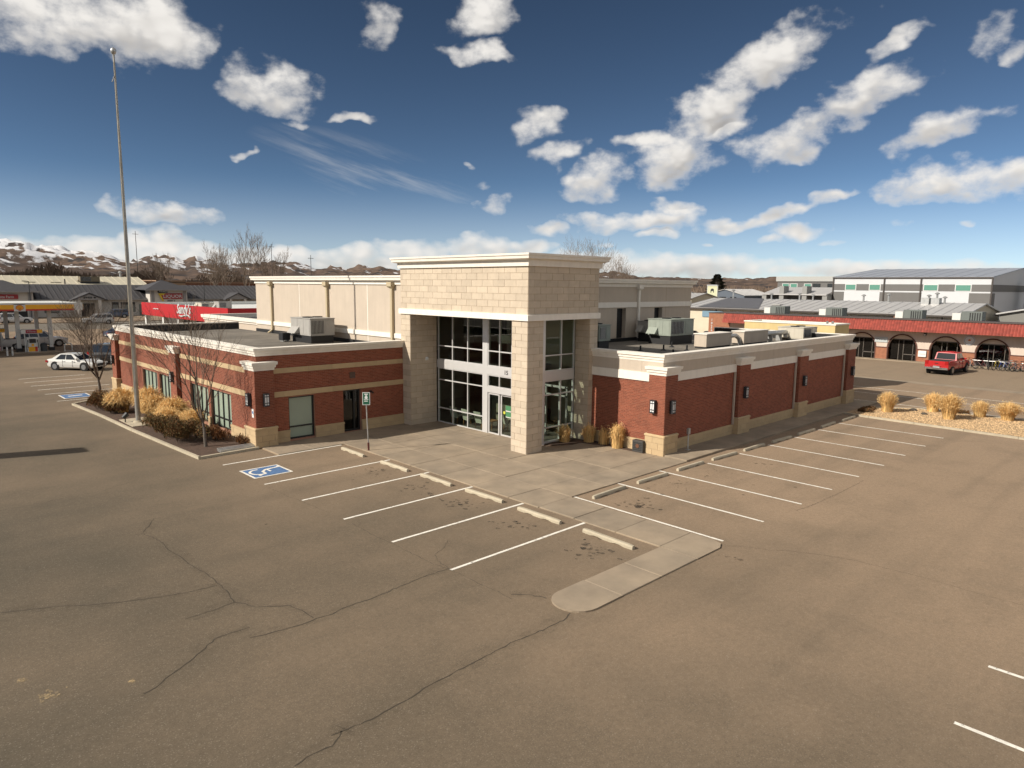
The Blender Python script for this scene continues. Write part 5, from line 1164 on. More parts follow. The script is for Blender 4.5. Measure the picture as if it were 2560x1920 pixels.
# wall as strips between the arches plus spandrels
edges = [YE0] + [v for a in AY for v in (a + AR, a - AR)] + [YE1]
for i in range(0, len(edges), 2): m.box(AX, edges[i + 1], 1.39, AX + .35, edges[i], 3.4)
for a in AY:
    ps = arch_pts(a, AR)
    for p, q_ in zip(ps, ps[1:]): m.extr([(AX, p[0], p[1]), (AX, q_[0], q_[1]), (AX, q_[0], 3.4), (AX, p[0], 3.4)], (.35, 0, 0))
m.build('wall', M_SSTUC, sh)
for i in range(0, len(edges), 2):
    MB().box(AX - .02, edges[i + 1], 0, AX + .35, edges[i], 1.36).build('brick_pier', M_SBRICK, sh); MB().box(AX - .06, edges[i + 1] - .02, 1.34, AX + .3, edges[i] + .02, 1.43).build('brick_cap', M_BRN, sh)
for a in AY:
    ps = arch_pts(a, AR + .0); m = MB(); po = arch_pts(a, AR + .13)
    for k in range(18): m.extr([(AX - .05, ps[k][0], ps[k][1]), (AX - .05, ps[k + 1][0], ps[k + 1][1]), (AX - .05, po[k + 1][0], po[k + 1][1]), (AX - .05, po[k][0], po[k][1])], (.1, 0, 0))
    for sg in (1, -1): m.box(AX - .05, a + sg * AR, 0, AX + .05, a + sg * (AR + .10), ASP)
    m.build('arch_trim', M_BRN, sh)
    w = MB()
    for v in (-.95, -.02, .45): w.box(AX + .42, a + v - .03, 0, AX + .5, a + v + .03, 2.3)
    w.box(AX + .42, a - AR - .2, .68, AX + .5, a - .0, .76).box(AX + .42, a - AR - .2, 2.25, AX + .5, a + AR + .2, 2.36)
    wo = w.build('shopfront', mat('bronze_shopfront', (.10, .085, .07), .5), sh)
    MB().box(AX + .46, a - AR - .2, 0, AX + .47, a + AR + .2, 2.3).build('pane', glass('shop_glass', (.4, .4, .4)), wo)
    MB().box(AX + .40, a - AR - .2, 2.36, AX + .5, a + AR + .2, 3.2).build('transom_panel', M_SSTUC, wo)
MB().box(AX + 1.6, YE1, 0, AX + 1.8, YE0, 3.2).build('shop_interior', M_DARKINT, sh)
MB().box(AX + .35, YE1, 3.3, AX + 12, YE0, 4.1).build('roof', M_ROOF, sh); MB().box(AX + 11.8, YE1, 0, AX + 12, 47.6, 3.3).box(AX + .35, YE1, 0, AX + 11.8, YE1 + .2, 3.3).build('wall', M_SSTUC, sh)
MB().box(AX - 1.2, YE1, 4.47, AX + .6, YE0 + .1, 4.6).build('parapet_cap', mat('dark_parapet_metal', (.07, .05, .045), .6), sh)
OV = 1.55
MB().add([(AX - OV, YE1, 3.3), (AX - OV, YE0 + .3, 3.3), (AX - OV + .5, YE0 + .3, 4.46), (AX - OV + .5, YE1, 4.46), (AX + .3, YE1, 3.3), (AX + .3, YE0 + .3, 3.3), (AX + .3, YE0 + .3, 4.46), (AX + .3, YE1, 4.46)], [(0, 3, 2, 1), (4, 5, 6, 7), (0, 1, 5, 4), (1, 2, 6, 5), (0, 4, 7, 3), (3, 7, 6, 2)]).build('mansard', M_TILE, sh)
# tile courses, each pan a rounded strip
tl = MB()
for i in range(5):
    z0 = 3.30 + i * .23; x0 = AX - OV - .02 + i * .099
    y = YE1
    while y < YE0 + .2:
        tl.add([(x0 - .02, y, z0), (x0 - .075, y + .13, z0), (x0 - .02, y + .26, z0), (x0 + .09, y, z0 + .25), (x0 + .03, y + .13, z0 + .25), (x0 + .09, y + .26, z0 + .25)], [(0, 3, 4, 1), (1, 4, 5, 2), (0, 1, 2)]); y += .27
tl.build('roof_tiles', M_TILE, sh, kind='stuff')
# brick end shop with its number
MB().box(AX - .1, 44.6, 0, AX + 6, 47.6, 4.38).build('brick_end', M_SBRICK, sh); MB().box(AX - .15, 44.55, 4.38, AX + 6, 47.65, 4.46).build('parapet_cap', mat('dark_parapet_metal', (.07, .05, .045)), sh)
m = MB(); po = arch_pts(45.6, .95); m.add([(AX - .11, *p) for p in po], [tuple(range(len(po)))]); m.box(AX - .105, 44.66, 0, AX - .101, 46.55, ASP); m.build('arch_window', M_CARGL, sh)
for k, ch in enumerate('1022'): text(ch, .42, (AX - .11, 47.25, 3.35 - .43 * k), (0, -1, 0), (0, 0, 1), M_LAMPW, sh, 'house_number', bold=.01)
# signs on the stucco
s_ = thing('shop_sign', 'pale rectangular shop sign between the first two arches', 'sign', (AX - .02, 26.45, 2.2), world=False)
MB().box(-.05, -.65, -.28, 0, .65, .28).build('panel', mat('pale_blue_sign', (.42, .45, .45), .6), s_); MB().path([(-.06, .5, .08), (-.06, .42, -.04), (-.06, .3, .06), (-.06, .2, -.02), (-.06, .1, .05), (-.06, -.02, -.03), (-.06, -.12, .05)], .03, 5).box(-.06, -.5, -.06, -.051, -.2, .0).build('lettering', mat('grey_sign_lettering', (.16, .2, .22), .6), s_)
s_ = thing('shop_sign', 'round white shop emblem with orange flame between the last two arches', 'sign', (AX - .02, 18.17, 2.62), world=False)
MB().lathe((0, 0, 0), [(.50, -.05), (.50, 0)], 28, 'x').build('disc', mat('white_emblem', (.62, .62, .62), .6), s_); MB().lathe((0, 0, 0), [(.46, -.056), (.46, -.05)], 28, 'x').build('ring', mat('pale_grey_ring', (.36, .38, .43), .6), s_); MB().lathe((0, 0, 0), [(.39, -.06), (.39, -.056)], 28, 'x').build('inner_disc', mat('white_emblem', (.62, .62, .62)), s_)
MB().extr([(-.072, .16, .08), (-.072, .10, -.02), (-.072, 0, -.08), (-.072, -.10, -.02), (-.072, -.16, .08), (-.072, -.07, .06), (-.072, -.05, .16), (-.072, 0, .09), (-.072, .05, .16), (-.072, .07, .06)], (.01, 0, 0)).build('flame', mat('orange_flame', (.55, .16, .02), .6), s_)
s_ = thing('meter_box', 'white wall box on the brick below the second and third arch', 'box', (AX - .03, 22.3, .95), world=False)
MB().cbox(-.14, -.38, -.32, 0, .38, .32, .02).build('cabinet', mat('white_plastic', (.7, .7, .68)), s_); MB().box(-.15, -.3, -.05, -.14, .3, .0).build('latch', M_GALV, s_)
s_ = thing('wall_speaker', 'small black box light high on the stucco between second and third arch', 'wall lamp', (AX - .03, 22.2, 3.0), world=False)
MB().cbox(-.16, -.12, -.14, 0, .12, .14, .02).build('housing', M_BLACK, s_); MB().box(-.17, -.09, -.1, -.16, .09, .02).build('lens', M_OPAL, s_)
s_ = struct(MB().box(80.6, -10, 0, AX, 48, .12).build('shop_walk', M_CONC))
# evaporative coolers on the shop roof
M_COOL = mat('dark_cooler_cabinet', (.13, .145, .135), .6, streak=.15); M_COOLW = mat('white_duct_cover', (.62, .62, .58), .6)
for y, l in ((40.5, 'behind the yellow parapet building, leftmost'), (33.5, 'second from the left'), (25.0, 'above the second arch'), (19.4, 'above the last arches, rightmost')):
    t = thing('roof_cooler', 'grey rooftop cooler with white duct cover, ' + l, 'air conditioner', (AX + 3.5, y, 4.1), world=False, group='coolers on the shop roof')
    MB().cbox(0, -1.35, .15, 1.6, .55, 1.32, .03).build('cabinet', M_COOL, t); MB().cbox(.1, .6, .2, 1.3, 1.4, 1.1, .02).build('duct_cover', M_COOLW, t)
    for k in range(5): MB().box(-.02, -1.2 + k * .22, .3, 0, -1.1 + k * .22, 1.2).build('louvre', M_DARKF, t)
    MB().box(.1, -1.3, 0, .2, .5, .15).box(1.4, -1.3, 0, 1.5, .5, .15).build('feet', M_GALV, t)
# ------------------------------------------------------------------ yellow parapet building
yb = thing('yellow_building', 'low pale yellow flat-roofed building behind the right wing', 'building', (53.5, 20.6, 0))
M_YEL = mat('pale_yellow_stucco', (.58, .455, .22), .9, var=.07, scale=1, streak=.08)
MB().box(53.5, 20.6, 0, 53.75, 27.9, 4.95).box(53.75, 20.6, 0, 56.2, 20.85, 4.95).box(55.95, 20.85, 0, 56.2, 27.9, 4.75).box(53.75, 27.65, 0, 55.95, 27.9, 4.95).build('wall', M_YEL, yb)
MB().sweep([(56.2, 27.9), (53.5, 27.9), (53.5, 20.6), (56.2, 20.6)], [(0, 4.9), (.05, 4.9), (.05, 5.0), (-.28, 5.0), (-.28, 4.9)], True).build('coping', M_WHITE, yb)
MB().box(53.8, 20.9, 4.4, 55.9, 27.6, 4.5).build('roof', M_ROOF, yb)
MB().box(53.8, 22.3, 4.5, 55.9, 22.42, 4.8).build('roof_divider', M_WHITE, yb)
for y in (21.4, 21.8): MB().tube((55, y, 4.5), (55, y, 5.15), .09).build('vent_pipe', M_GALV, yb)
# ------------------------------------------------------------------ long metal-roofed workshop
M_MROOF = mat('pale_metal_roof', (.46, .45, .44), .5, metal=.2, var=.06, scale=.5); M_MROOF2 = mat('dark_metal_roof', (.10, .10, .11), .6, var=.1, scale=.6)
M_CREAMW = mat('cream_metal_wall', (.56, .50, .38), .7, var=.05, scale=1)
def gable(name, lab, x0, x1, y0, y1, ze_, zr, wm, rm, trim, axis='y', ribs=1.2, cat='building', over=.4, seam=.05):
    """gabled shed; ridge along y (or x)"""
    t = thing(name, lab, cat, ((x0 + x1) / 2, (y0 + y1) / 2, 0))
    if axis == 'y':
        xm = (x0 + x1) / 2; f = lambda a, b, z: (a, b, z); A0, A1, B0_, B1_ = x0, x1, y0, y1
    else:
        xm = (y0 + y1) / 2; f = lambda a, b, z: (b, a, z); A0, A1, B0_, B1_ = y0, y1, x0, x1
    w = MB(); pr_ = [(A0, 0), (A1, 0), (A1, ze_), (xm, zr), (A0, ze_)]
    w.add([f(a, B0_, z) for a, z in pr_] + [f(a, B1_, z) for a, z in pr_], [tuple(range(5)), tuple(range(9, 4, -1))] + [(i, i + 5, (i + 1) % 5 + 5, (i + 1) % 5) for i in (0, 1, 4)])
    w.build('wall', wm, t)
    sl_ = (zr - ze_) / (xm - A0)
    for k, (a, b) in enumerate(((A0 - over, xm), (A1 + over, xm))):
        za = ze_ - sl_ * over; r_ = MB()
        r_.add([f(a, B0_ - over, za + .02), f(b, B0_ - over, zr + .02), f(b, B1_ + over, zr + .02), f(a, B1_ + over, za + .02), f(a, B0_ - over, za + .14), f(b, B0_ - over, zr + .14), f(b, B1_ + over, zr + .14), f(a, B1_ + over, za + .14)], [(0, 1, 2, 3), (7, 6, 5, 4), (0, 4, 5, 1), (1, 5, 6, 2), (2, 6, 7, 3), (3, 7, 4, 0)])
        ro = r_.build('roof', rm, t)
        n = int((B1_ - B0_ + 2 * over) / ribs); s2 = MB()
        for i in range(n + 1):
            y = B0_ - over + (B1_ - B0_ + 2 * over) * i / n
            s2.add([f(a, y - .03, za + .145), f(b, y - .03, zr + .145), f(b, y + .03, zr + .145), f(a, y + .03, za + .145), f(a, y, za + .145 + seam), f(b, y, zr + .145 + seam)], [(0, 4, 5, 1), (4, 3, 2, 5)])
        s2.build('roof_seam', rm, ro, kind='stuff')
        g_ = MB(); za2 = za
        g_.add([f(a, B0_ - over, za2 - .12), f(a, B1_ + over, za2 - .12), f(a, B1_ + over, za2 + .1), f(a, B0_ - over, za2 + .1), f(a - (.08 if k == 0 else -.08), B0_ - over, za2 - .12), f(a - (.08 if k == 0 else -.08), B1_ + over, za2 - .12), f(a - (.08 if k == 0 else -.08), B1_ + over, za2 + .1), f(a - (.08 if k == 0 else -.08), B0_ - over, za2 + .1)], [(0, 1, 2, 3), (7, 6, 5, 4), (0, 4, 5, 1), (2, 6, 7, 3), (3, 7, 4, 0), (1, 5, 6, 2)])
        g_.build('gutter', trim, t)
    return t
M_BTRIM = mat('dark_brown_trim', (.05, .04, .035), .6)
ws = gable('workshop', 'long low cream workshop with pale metal roof behind the arched shops', 96.3, 115, 22.4, 60.5, 4.55, 5.85, M_CREAMW, M_MROOF, M_BTRIM)
for y in (24.5, 37.5, 46.6, 55): MB().box(96.2, y - .05, 0, 96.3, y + .05, 4.5).build('downspout', M_BTRIM, ws)
for y, w_ in ((47.5, 3.2), (28.0, 2.0), (35, 2.6)): MB().box(96.22, y, 0, 96.29, y + w_, 3.3).build('roller_door', M_DARKINT, ws)
MB().box(96.15, 53.8, 3.2, 96.28, 57.3, 4.1).build('blue_sign_panel', mat('faded_blue_panel', (.16, .26, .34), .7), ws)
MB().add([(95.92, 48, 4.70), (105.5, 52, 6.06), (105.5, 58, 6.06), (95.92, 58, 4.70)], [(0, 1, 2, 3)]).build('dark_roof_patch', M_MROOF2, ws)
for x, y in ((99.5, 46.5), (100.5, 38), (101, 30.5)): MB().box(x, y, 5.2, x + 1.4, y + 1.3, 5.32).build('skylight', mat('skylight_plastic', (.34, .33, .31), .6), ws)
for x, y, h in ((104.9, 46, 1.0), (105, 44, .8), (105, 36.8, .9), (105, 33.5, 1.1), (105, 28.5, 1.0), (104.8, 27.5, 1.3), (104.9, 26.6, .8), (105, 50.5, .9), (105, 57, 1.4)):
    o = MB().tube((x, y, 5.5), (x, y, 5.8 + h), .13).build('vent_stack', M_GALV, ws); MB().lathe((x, y, 5.8 + h), [(.28, 0), (.3, .12), (.05, .24)], 12).build('vent_cowl', M_GALV, o)
for y in (28.2, 27.0): MB().cbox(104, y, 5.7, 105.2, y + 1.0, 6.6, .03).build('roof_fan_box', M_GALV, ws)
for y, ch in ((29.8, 'The'),):
    s_ = thing('shop_sign', 'small brown arched sign on the cream workshop wall', 'sign', (96.0, 29.4, 4.1), world=False)
    MB().extr([(0, -.45, -.3), (0, .45, -.3), (0, .45, .15), (0, .3, .38), (0, 0, .46), (0, -.3, .38), (0, -.45, .15)], (-.06, 0, 0)).build('panel', mat('brown_sign', (.22, .09, .05), .7), s_); MB().box(-.08, -.25, -.1, -.06, .25, .1).build('lettering', M_LAMPW, s_)
gable('shed', 'small grey shed behind the right end of the workshop', 108, 122, 12, 21, 4.6, 5.6, mat('grey_shed_wall', (.19, .185, .17), .8), M_MROOF, M_BTRIM, axis='x')
# ------------------------------------------------------------------ large grey and white metal building
GB = gable('metal_hall', 'large white and grey metal hall with green windows on the right', 150, 200, 30.8, 58.8, 10.0, 12.2, mat('white_metal_cladding', (.55, .56, .58), .6, var=.03, scale=.6), mat('blue_grey_metal_roof', (.34, .36, .40), .45, metal=.2), M_BTRIM, ribs=2.4, over=.15)
M_GCLAD = mat('dark_grey_cladding', (.135, .13, .125), .7, var=.05, scale=.6); M_GWIN = mat('green_tinted_window', (.10, .26, .20), .12, spec=.8)
def gy(px): # facade position from the photograph's horizontal measure
    return 58.86 + (px - 610) * (30.73 - 58.86) / (1935 - 610)
def gpanel(a, b, z0, z1, d=.05, m=None, nm='cladding_panel'): return MB().box(150 - d, gy(b), z0, 150, gy(a), z1).build(nm, m or M_GCLAD, GB)
for a, b in ((612, 725), (832, 944), (1052, 1078), (1082, 1388), (1392, 1408), (1532, 1658), (1787, 1933)): gpanel(a, b, 7.45, 8.72)
for a, b in ((612, 720), (1046, 1400), (1772, 1933)): gpanel(a, b, 0, 7.15, .051)
for a, b in ((727, 830), (946, 1050), (1410, 1530), (1660, 1785)):
    w = gpanel(a, b, 7.45, 8.72, .04, M_ALU, 'window'); MB().box(149.93, gy(b) + .15, 7.58, 149.955, gy(a) - .15, 8.6).build('pane', M_GWIN, w)
for a in (614, 1080, 1390): MB().box(149.8, gy(a) - .12, 0, 149.94, gy(a) + .12, 9.9).build('downspout', M_BTRIM, GB)
MB().box(150, 30.70, 7.45, 199, 30.78, 8.72).build('cladding_panel', M_GCLAD, GB); MB().box(150.1, 30.71, 0, 152.6, 30.785, 7.15).build('cladding_panel', M_GCLAD, GB)
MB().box(149.7, 30.6, 0, 149.94, 30.84, 9.9).build('downspout', M_BTRIM, GB)
tk = thing('storage_silo', 'ribbed galvanised silo at the right end of the metal hall', 'silo', (172, 27.5, 0))
MB().lathe((172, 27.5, 0), [(2.0, 0), (2.0, 9.3), (1.0, 10.2), (.3, 10.5)], 24).build('tank', M_GALV, tk)
for z in range(1, 10): MB().lathe((172, 27.5, z), [(2.03, -.05), (2.05, 0), (2.03, .05)], 24).build('band', M_GALV, tk)
ob = thing('office_block', 'grey two-storey office block with small windows left of the metal hall', 'building', (165, 68, 0))
MB().box(165, 59.2, 0, 190, 78, 9.4).build('wall', M_GCLAD, ob); MB().box(164.7, 59.1, 9.4, 190.2, 78.3, 10.55).build('parapet', mat('pale_grey_cladding', (.40, .40, .385), .7), ob)
for px, c_ in ((220, 1), (288, 1), (404, 1), (475, 0), (592, 0)):
    y = 77.8 + (px - 155) * (64.6 - 77.8) / (610 - 155) * 1.0; w = MB().box(164.95, y - .9, 7.6, 165.02, y + .9, 8.9).build('window', M_ALU if c_ else M_DARKF, ob); MB().box(164.93, y - .75, 7.72, 164.96, y + .75, 8.8).build('pane', M_GWIN if c_ else M_CARGL, w)
gr = thing('garage_row', 'low grey garage row with sloping roof before the office block', 'building', (148, 66, 0))
MB().add([(147, 58.9, 6.5), (147, 73, 6.5), (155, 73, 8.0), (155, 58.9, 8.0), (147, 58.9, 6.3), (147, 73, 6.3), (155, 73, 7.8), (155, 58.9, 7.8)], [(0, 3, 2, 1), (4, 5, 6, 7), (0, 1, 5, 4), (1, 2, 6, 5), (2, 3, 7, 6), (3, 0, 4, 7)]).build('roof', M_MROOF, gr)
MB().box(149.5, 58.9, 0, 155, 72.8, 6.5).build('wall', M_GCLAD, gr)
for y in (59.3, 63.6, 68.6, 72.5): MB().box(147.2, y - .5, 0, 149.6, y + .5, 8.2 if y in (63.6, 68.6) else 6.4).build('pier', mat('mid_grey_render', (.26, .26, .25), .8), gr)
for a, b in ((59.8, 63.1), (64.1, 68.1), (69.1, 72)): MB().box(149.4, a, 0, 149.49, b, 5.4).build('garage_door', M_BLACKM, gr)
# smaller sheds, sign and yard in the gap
gable('shed', 'low white-roofed shed left of the office block', 175, 190, 108, 126, 4.6, 6.0, M_CREAMW, M_MROOF, M_BTRIM, axis='y')
bs = gable('shed', 'blue grey gabled shed with white roof beyond the tall yard sign', 225, 245, 118, 133, 5.2, 7.2, mat('blue_grey_wall', (.10, .12, .15), .8), M_MROOF, M_LAMPW, axis='x')
for y in (121, 125, 129): MB().box(224.9, y, 2, 225, y + 2.4, 4.6).build('window', M_CARGL, bs)
gable('shed', 'white-roofed shed right of the evergreen tree', 232, 250, 92, 112, 5.4, 7.4, mat('grey_shed_wall', (.19, .185, .17)), M_MROOF, M_BTRIM, axis='x')
gable('shed', 'dark shed with white roof at the left of the yard', 190, 205, 122, 140, 4.2, 6.2, mat('blue_grey_wall', (.10, .12, .15)), M_MROOF, M_BTRIM, axis='y')
ys_s = thing('yard_sign', 'tall pale green yard sign with a dark horse emblem', 'sign', (200, 115.8, 0), world=False)
MB().box(-.3, -1.7, 3.6, .3, 1.7, 8.4).build('panel', mat('pale_green_sign', (.55, .55, .36), .7), ys_s); MB().box(-.5, -1.85, 8.4, .5, 1.85, 8.65).box(-.35, -1.85, 3.6, -.3, -1.7, 8.4).box(-.35, 1.7, 3.6, -.3, 1.85, 8.4).build('frame', M_LAMPW, ys_s)
MB().extr([(-.33, .6, 6.2), (-.33, .35, 6.2), (-.33, .3, 6.7), (-.33, -.3, 6.7), (-.33, -.35, 6.2), (-.33, -.6, 6.2), (-.33, -.55, 7.2), (-.33, -.2, 7.5), (-.33, .4, 7.4), (-.33, .6, 7.0)], (.02, 0, 0)).build('emblem', M_BLACK, ys_s)
for y in (-1.2, 1.2): MB().tube((0, y, 0), (0, y, 3.6), .2).build('post', M_GALV, ys_s)

# ------------------------------------------------------------------ fuel station
M_YELLOW = mat('canopy_yellow', (.80, .40, .02), .5, var=.05, scale=.6); M_REDB = mat('canopy_red', (.50, .035, .02), .5); M_CANW = mat('canopy_white', (.60, .60, .57), .6)
fs = thing('fuel_canopy', 'fuel station canopy with yellow and red fascia at the left edge', 'canopy', (12, 92, 0))
CX0, CX1, CY0, CY1 = -14.0, 18.7, 87.4, 99.0
MB().box(CX0, CY0, 4.55, CX1, CY1, 5.3).build('roof', M_CANW, fs)
for a, b in ((CX0, 12.5), (13.5, CX1 - .8)):
    MB().box(a, CY0 - .06, 4.72, b, CY0, 5.18).build('fascia_band', M_YELLOW, fs); MB().box(a, CY0 - .061, 4.55, b, CY0 - .001, 4.72).build('fascia_band', M_REDB, fs)
MB().box(CX0, CY0 - .07, 5.18, CX1, CY0 + .2, 5.36).box(CX1 - .8, CY0 - .065, 4.56, CX1 + .02, CY0, 5.18).box(12.5, CY0 - .07, 4.50, 13.5, CY0, 5.25).build('fascia_trim', M_CANW, fs)
MB().box(CX1, CY0, 4.72, CX1 + .06, CY1, 5.18).build('fascia_band', M_YELLOW, fs); MB().box(CX1, CY0, 4.55, CX1 + .059, CY1, 4.72).build('fascia_band', M_REDB, fs)
# scallop emblem
def scallop(cx, y, cz, s, m, d, nm):
    ps = [(cx - .16 * s, cz - .5 * s), (cx + .16 * s, cz - .5 * s), (cx + .20 * s, cz - .36 * s), (cx + .42 * s, cz - .30 * s)]
    for i in range(0, 15):
        a = R(-12 + i * (204 / 14)); rr = s * (.50 + .025 * (i % 2)); ps.append((cx + rr * 1.08 * math.cos(a), cz - .05 * s + rr * math.sin(a)))
    ps += [(cx - .42 * s, cz - .30 * s), (cx - .20 * s, cz - .36 * s)]
    return MB().extr([(p[0], y, p[1]) for p in ps], (0, d, 0)).build(nm, m, fs)
scallop(13.0, CY0 - .075, 4.88, .62, M_REDB, -.02, 'emblem_edge'); scallop(13.0, CY0 - .098, 4.88, .52, M_YELLOW, -.02, 'emblem')
m = MB()
for i in range(7):
    a = R(18 + i * 24); m.ribbon([(0, 0), (1, 0)], .0, 0) if False else None
    e = (13.0 + .25 * math.cos(a) * 1.08, 4.85 + .25 * math.sin(a)); m.tube((13.0, CY0 - .121, 4.64), (e[0], CY0 - .121, e[1]), .008, n=4)
m.build('emblem_ribs', M_REDB, fs)
for x in (-9, -4.5, 0., 4.5, 9.4, 12.98, 15.9):
    for y in (89.5, 96.8):
        if x < 9 and y < 90: continue
        MB().box(x - .18, y - .18, 0, x + .18, y + .18, 4.55).build('column', M_CANW, fs); MB().box(x - .26, y - .26, .02, x + .26, y + .26, .5).build('column_base', M_BLACK, fs)
MB().box(CX0 + 1, CY0 + 2, 5.36, CX1 - 9, CY0 + 4, 5.6).build('roof_equipment', M_GALV, fs)
# a line of birds / spikes along the rear edge is left as bird spikes
m = MB()
for i in range(46): x = 14.2 + i * .095; m.tube((x, CY0 + .5 + .03 * i, 5.36), (x + .02, CY0 + .5 + .03 * i, 5.36 + .12 + .08 * math.sin(i * 1.7)), .02, .01, 4)
m.build('bird_spikes', M_CANW, fs, kind='stuff')
def pump(x, y, lab):
    t = thing('fuel_pump', lab, 'fuel pump', (x, y, .15), world=False, group='fuel pumps under the canopy')
    MB().cbox(-.5, -.3, 0, .5, .3, 1.55, .03).build('cabinet', M_CANW, t); MB().box(-.4, -.31, .05, .18, -.3, .55).build('lower_panel', M_YELLOW, t); MB().box(.18, -.311, .05, .4, -.301, .55).build('lower_stripe', M_REDB, t)
    MB().box(-.3, -.31, .95, .3, -.3, 1.4).build('display', M_BLACK, t); MB().box(-.12, -.32, .62, .1, -.31, .86).build('keypad', M_YELLOW, t)
    for sx in (-.62, .62): MB().box(sx - .05, -.05, 0, sx + .05, .05, 2.0).build('upright', M_CANW, t)
    MB().box(-.95, -.35, 1.95, .95, .35, 2.4).build('hood', M_CANW, t); MB().box(-.55, -.36, 2.0, .45, -.35, 2.36).build('hood_panel', mat('pump_crimson', (.28, .012, .03), .5), t); MB().box(.45, -.361, 2.0, .93, -.351, 2.36).build('hood_panel', M_YELLOW, t)
    text('V-Power', .26, (-.48, -.365, 2.1), (1, 0, 0), (0, 0, 1), M_LAMPW, t, 'lettering', shear=.25, sx=.9)
    for sx in (-.42, .42): MB().path([(sx, -.32, 1.2), (sx * 1.1, -.42, .9), (sx * 1.1, -.4, .45), (sx, -.32, .5)], .022, 5).box(sx - .04, -.38, 1.05, sx + .04, -.3, 1.3).build('hose', M_BLACK, t)
    isl = MB().cbox(-1.9, -.6, -.13, 2.4, .6, .0, .04).build('island', M_CONC, t)
pump(14.0, 87.9 + .6, 'front fuel pump beside the canopy column nearest the camera')
pump(11.2, 92.0, 'second fuel pump behind the front one'); pump(8.9, 96.0, 'third fuel pump farther back under the canopy'); pump(6.8, 100, 'farthest fuel pump at the left photo edge')
tb = thing('trash_bin', 'round dark trash bin between the fuel pump and the canopy column', 'trash bin', (15.05, 88.6, .02), world=False)
MB().lathe((0, 0, 0), [(.28, 0), (.31, .8), (.33, .85), (.28, .95), (.1, 1.05)], 16).build('drum', mat('dark_grey_bin', (.05, .055, .06), .6), tb); MB().lathe((0, 0, .83), [(.345, 0), (.345, .05)], 16).build('rim', M_BLACK, tb)
for x, y, l in ((11.5, 86.5, 'leftmost'), (11.95, 86.6, 'second from the left')):
    b = thing('bollard', 'short white steel bollard before the fuel pumps, ' + l, 'bollard', (x, y, .02), world=False, group='bollards at the pumps')
    MB().lathe((0, 0, 0), [(.08, 0), (.08, .82), (.06, .88), (.02, .9)], 12).build('post', M_CANW, b); MB().lathe((0, 0, .5), [(.083, 0), (.083, .12)], 12).build('stripe', M_GALV, b)
b = thing('hoop_guard', 'white steel hoop guard at the right end of the pump island', 'bollard', (17.3, 88.6, .02), world=False)
MB().path([(-.35, 0, 0), (-.35, 0, .65), (-.2, 0, .88), (.2, 0, .88), (.35, 0, .65), (.35, 0, 0)], .06, 8).build('hoop', M_CANW, b); MB().box(-.5, -.1, 0, .5, .1, .03).build('foot', M_GALV, b)
# ------------------------------------------------------------------ red convenience store
cs = thing('convenience_store', 'white store with a wide red fascia and white script sign', 'building', (31, 80, 0))
M_SRED = mat('store_red', (.40, .008, .012), .5, var=.03, scale=.5)
MB().box(33, 80.5, 0, 58, 108, 3.2).build('wall', M_CANW, cs)
MB().box(31, 78.5, 3.0, 31.25, 110, 4.78).box(31.25, 78.5, 3.05, 60, 78.75, 4.78).build('fascia', M_SRED, cs)
MB().box(31.25, 78.75, 3.3, 59, 110, 4.3).build('roof', mat('white_roof_membrane', (.6, .6, .58), .8), cs); MB().box(31.3, 109.8, 3, 60, 110, 4.76).box(58, 79, 3, 58.2, 109.7, 4.9).build('parapet', M_CANW, cs)
for y in (81, 95.5, 101.4, 109): MB().box(31.15, y - .3, 0, 31.75, y + .3, 3.0).build('column', M_CANW, cs)
MB().box(32.9, 82, 0, 32.99, 94, 2.7).box(32.9, 96.5, 0, 32.99, 100.5, 2.7).build('shopfront', M_BLACKM, cs)
def mid(y): return y
text('Sandy\'s', 1.7, (30.97, 95.2, 3.72), (0, -1, 0), (.0, 0, 1), M_LAMPW, cs, 'script_sign', bold=.05, shear=.35, sx=1.0)
MB().path([(30.95, 94.2, 3.42), (30.95, 93.4, 3.33), (30.95, 92.4, 3.48), (30.95, 91.3, 3.56), (30.95, 90.5, 3.42), (30.95, 90.3, 3.2)], .11, 6).build('script_flourish', M_LAMPW, cs)
MB().path([(30.96, 104.6, 3.95), (30.96, 104.1, 4.05), (30.96, 103.6, 3.96), (30.96, 103.0, 4.06), (30.96, 102.4, 3.98)], .06, 5).build('small_sign', M_LAMPW, cs)
hvac(36, 79.9, 4.3, 2.2, 1.8, 1.05, 'grey unit on the near end of the red store roof', M_UNIT, .2)
hvac(33.5, 87.5, 4.3, 1.6, 1.6, .8, 'low grey unit on the middle of the red store roof', M_UNIT, .2)
hvac(33.0, 92, 4.3, 1.6, 2.2, .6, 'cream unit on the far part of the red store roof', mat('cream_unit_paint', (.50, .46, .38)), .15)
# ------------------------------------------------------------------ strip mall across the road
sm = thing('strip_mall', 'long grey strip mall with charcoal metal roof and gabled porches', 'building', (45, 178, 0))
M_CHAR = mat('charcoal_metal_roof', (.055, .052, .055), .6, var=.1, scale=.4); M_MALLW = mat('pale_grey_mall_wall', (.55, .515, .465), .85, var=.05, scale=.5); M_MALLT = mat('mall_grey_trim', (.27, .26, .255), .8)
SY = 175.8
MB().box(-40, SY, 0, 110, SY + 14, 3.9).build('wall', M_MALLW, sm)
def hip(m, x0, x1, y0, y1, z0, z1, ins):
    ym = (y0 + y1) / 2
    m.add([(x0, y0, z0), (x1, y0, z0), (x1, y1, z0), (x0, y1, z0), (x0 + ins, ym, z1), (x1 - ins, ym, z1)], [(0, 1, 5, 4), (1, 2, 5), (2, 3, 4, 5), (3, 0, 4), (3, 2, 1, 0)]); return m
hip(MB(), -42, 112, SY - 1.3, SY + 15.5, 3.78, 7.0, 6).build('roof', M_CHAR, sm)
m = MB()
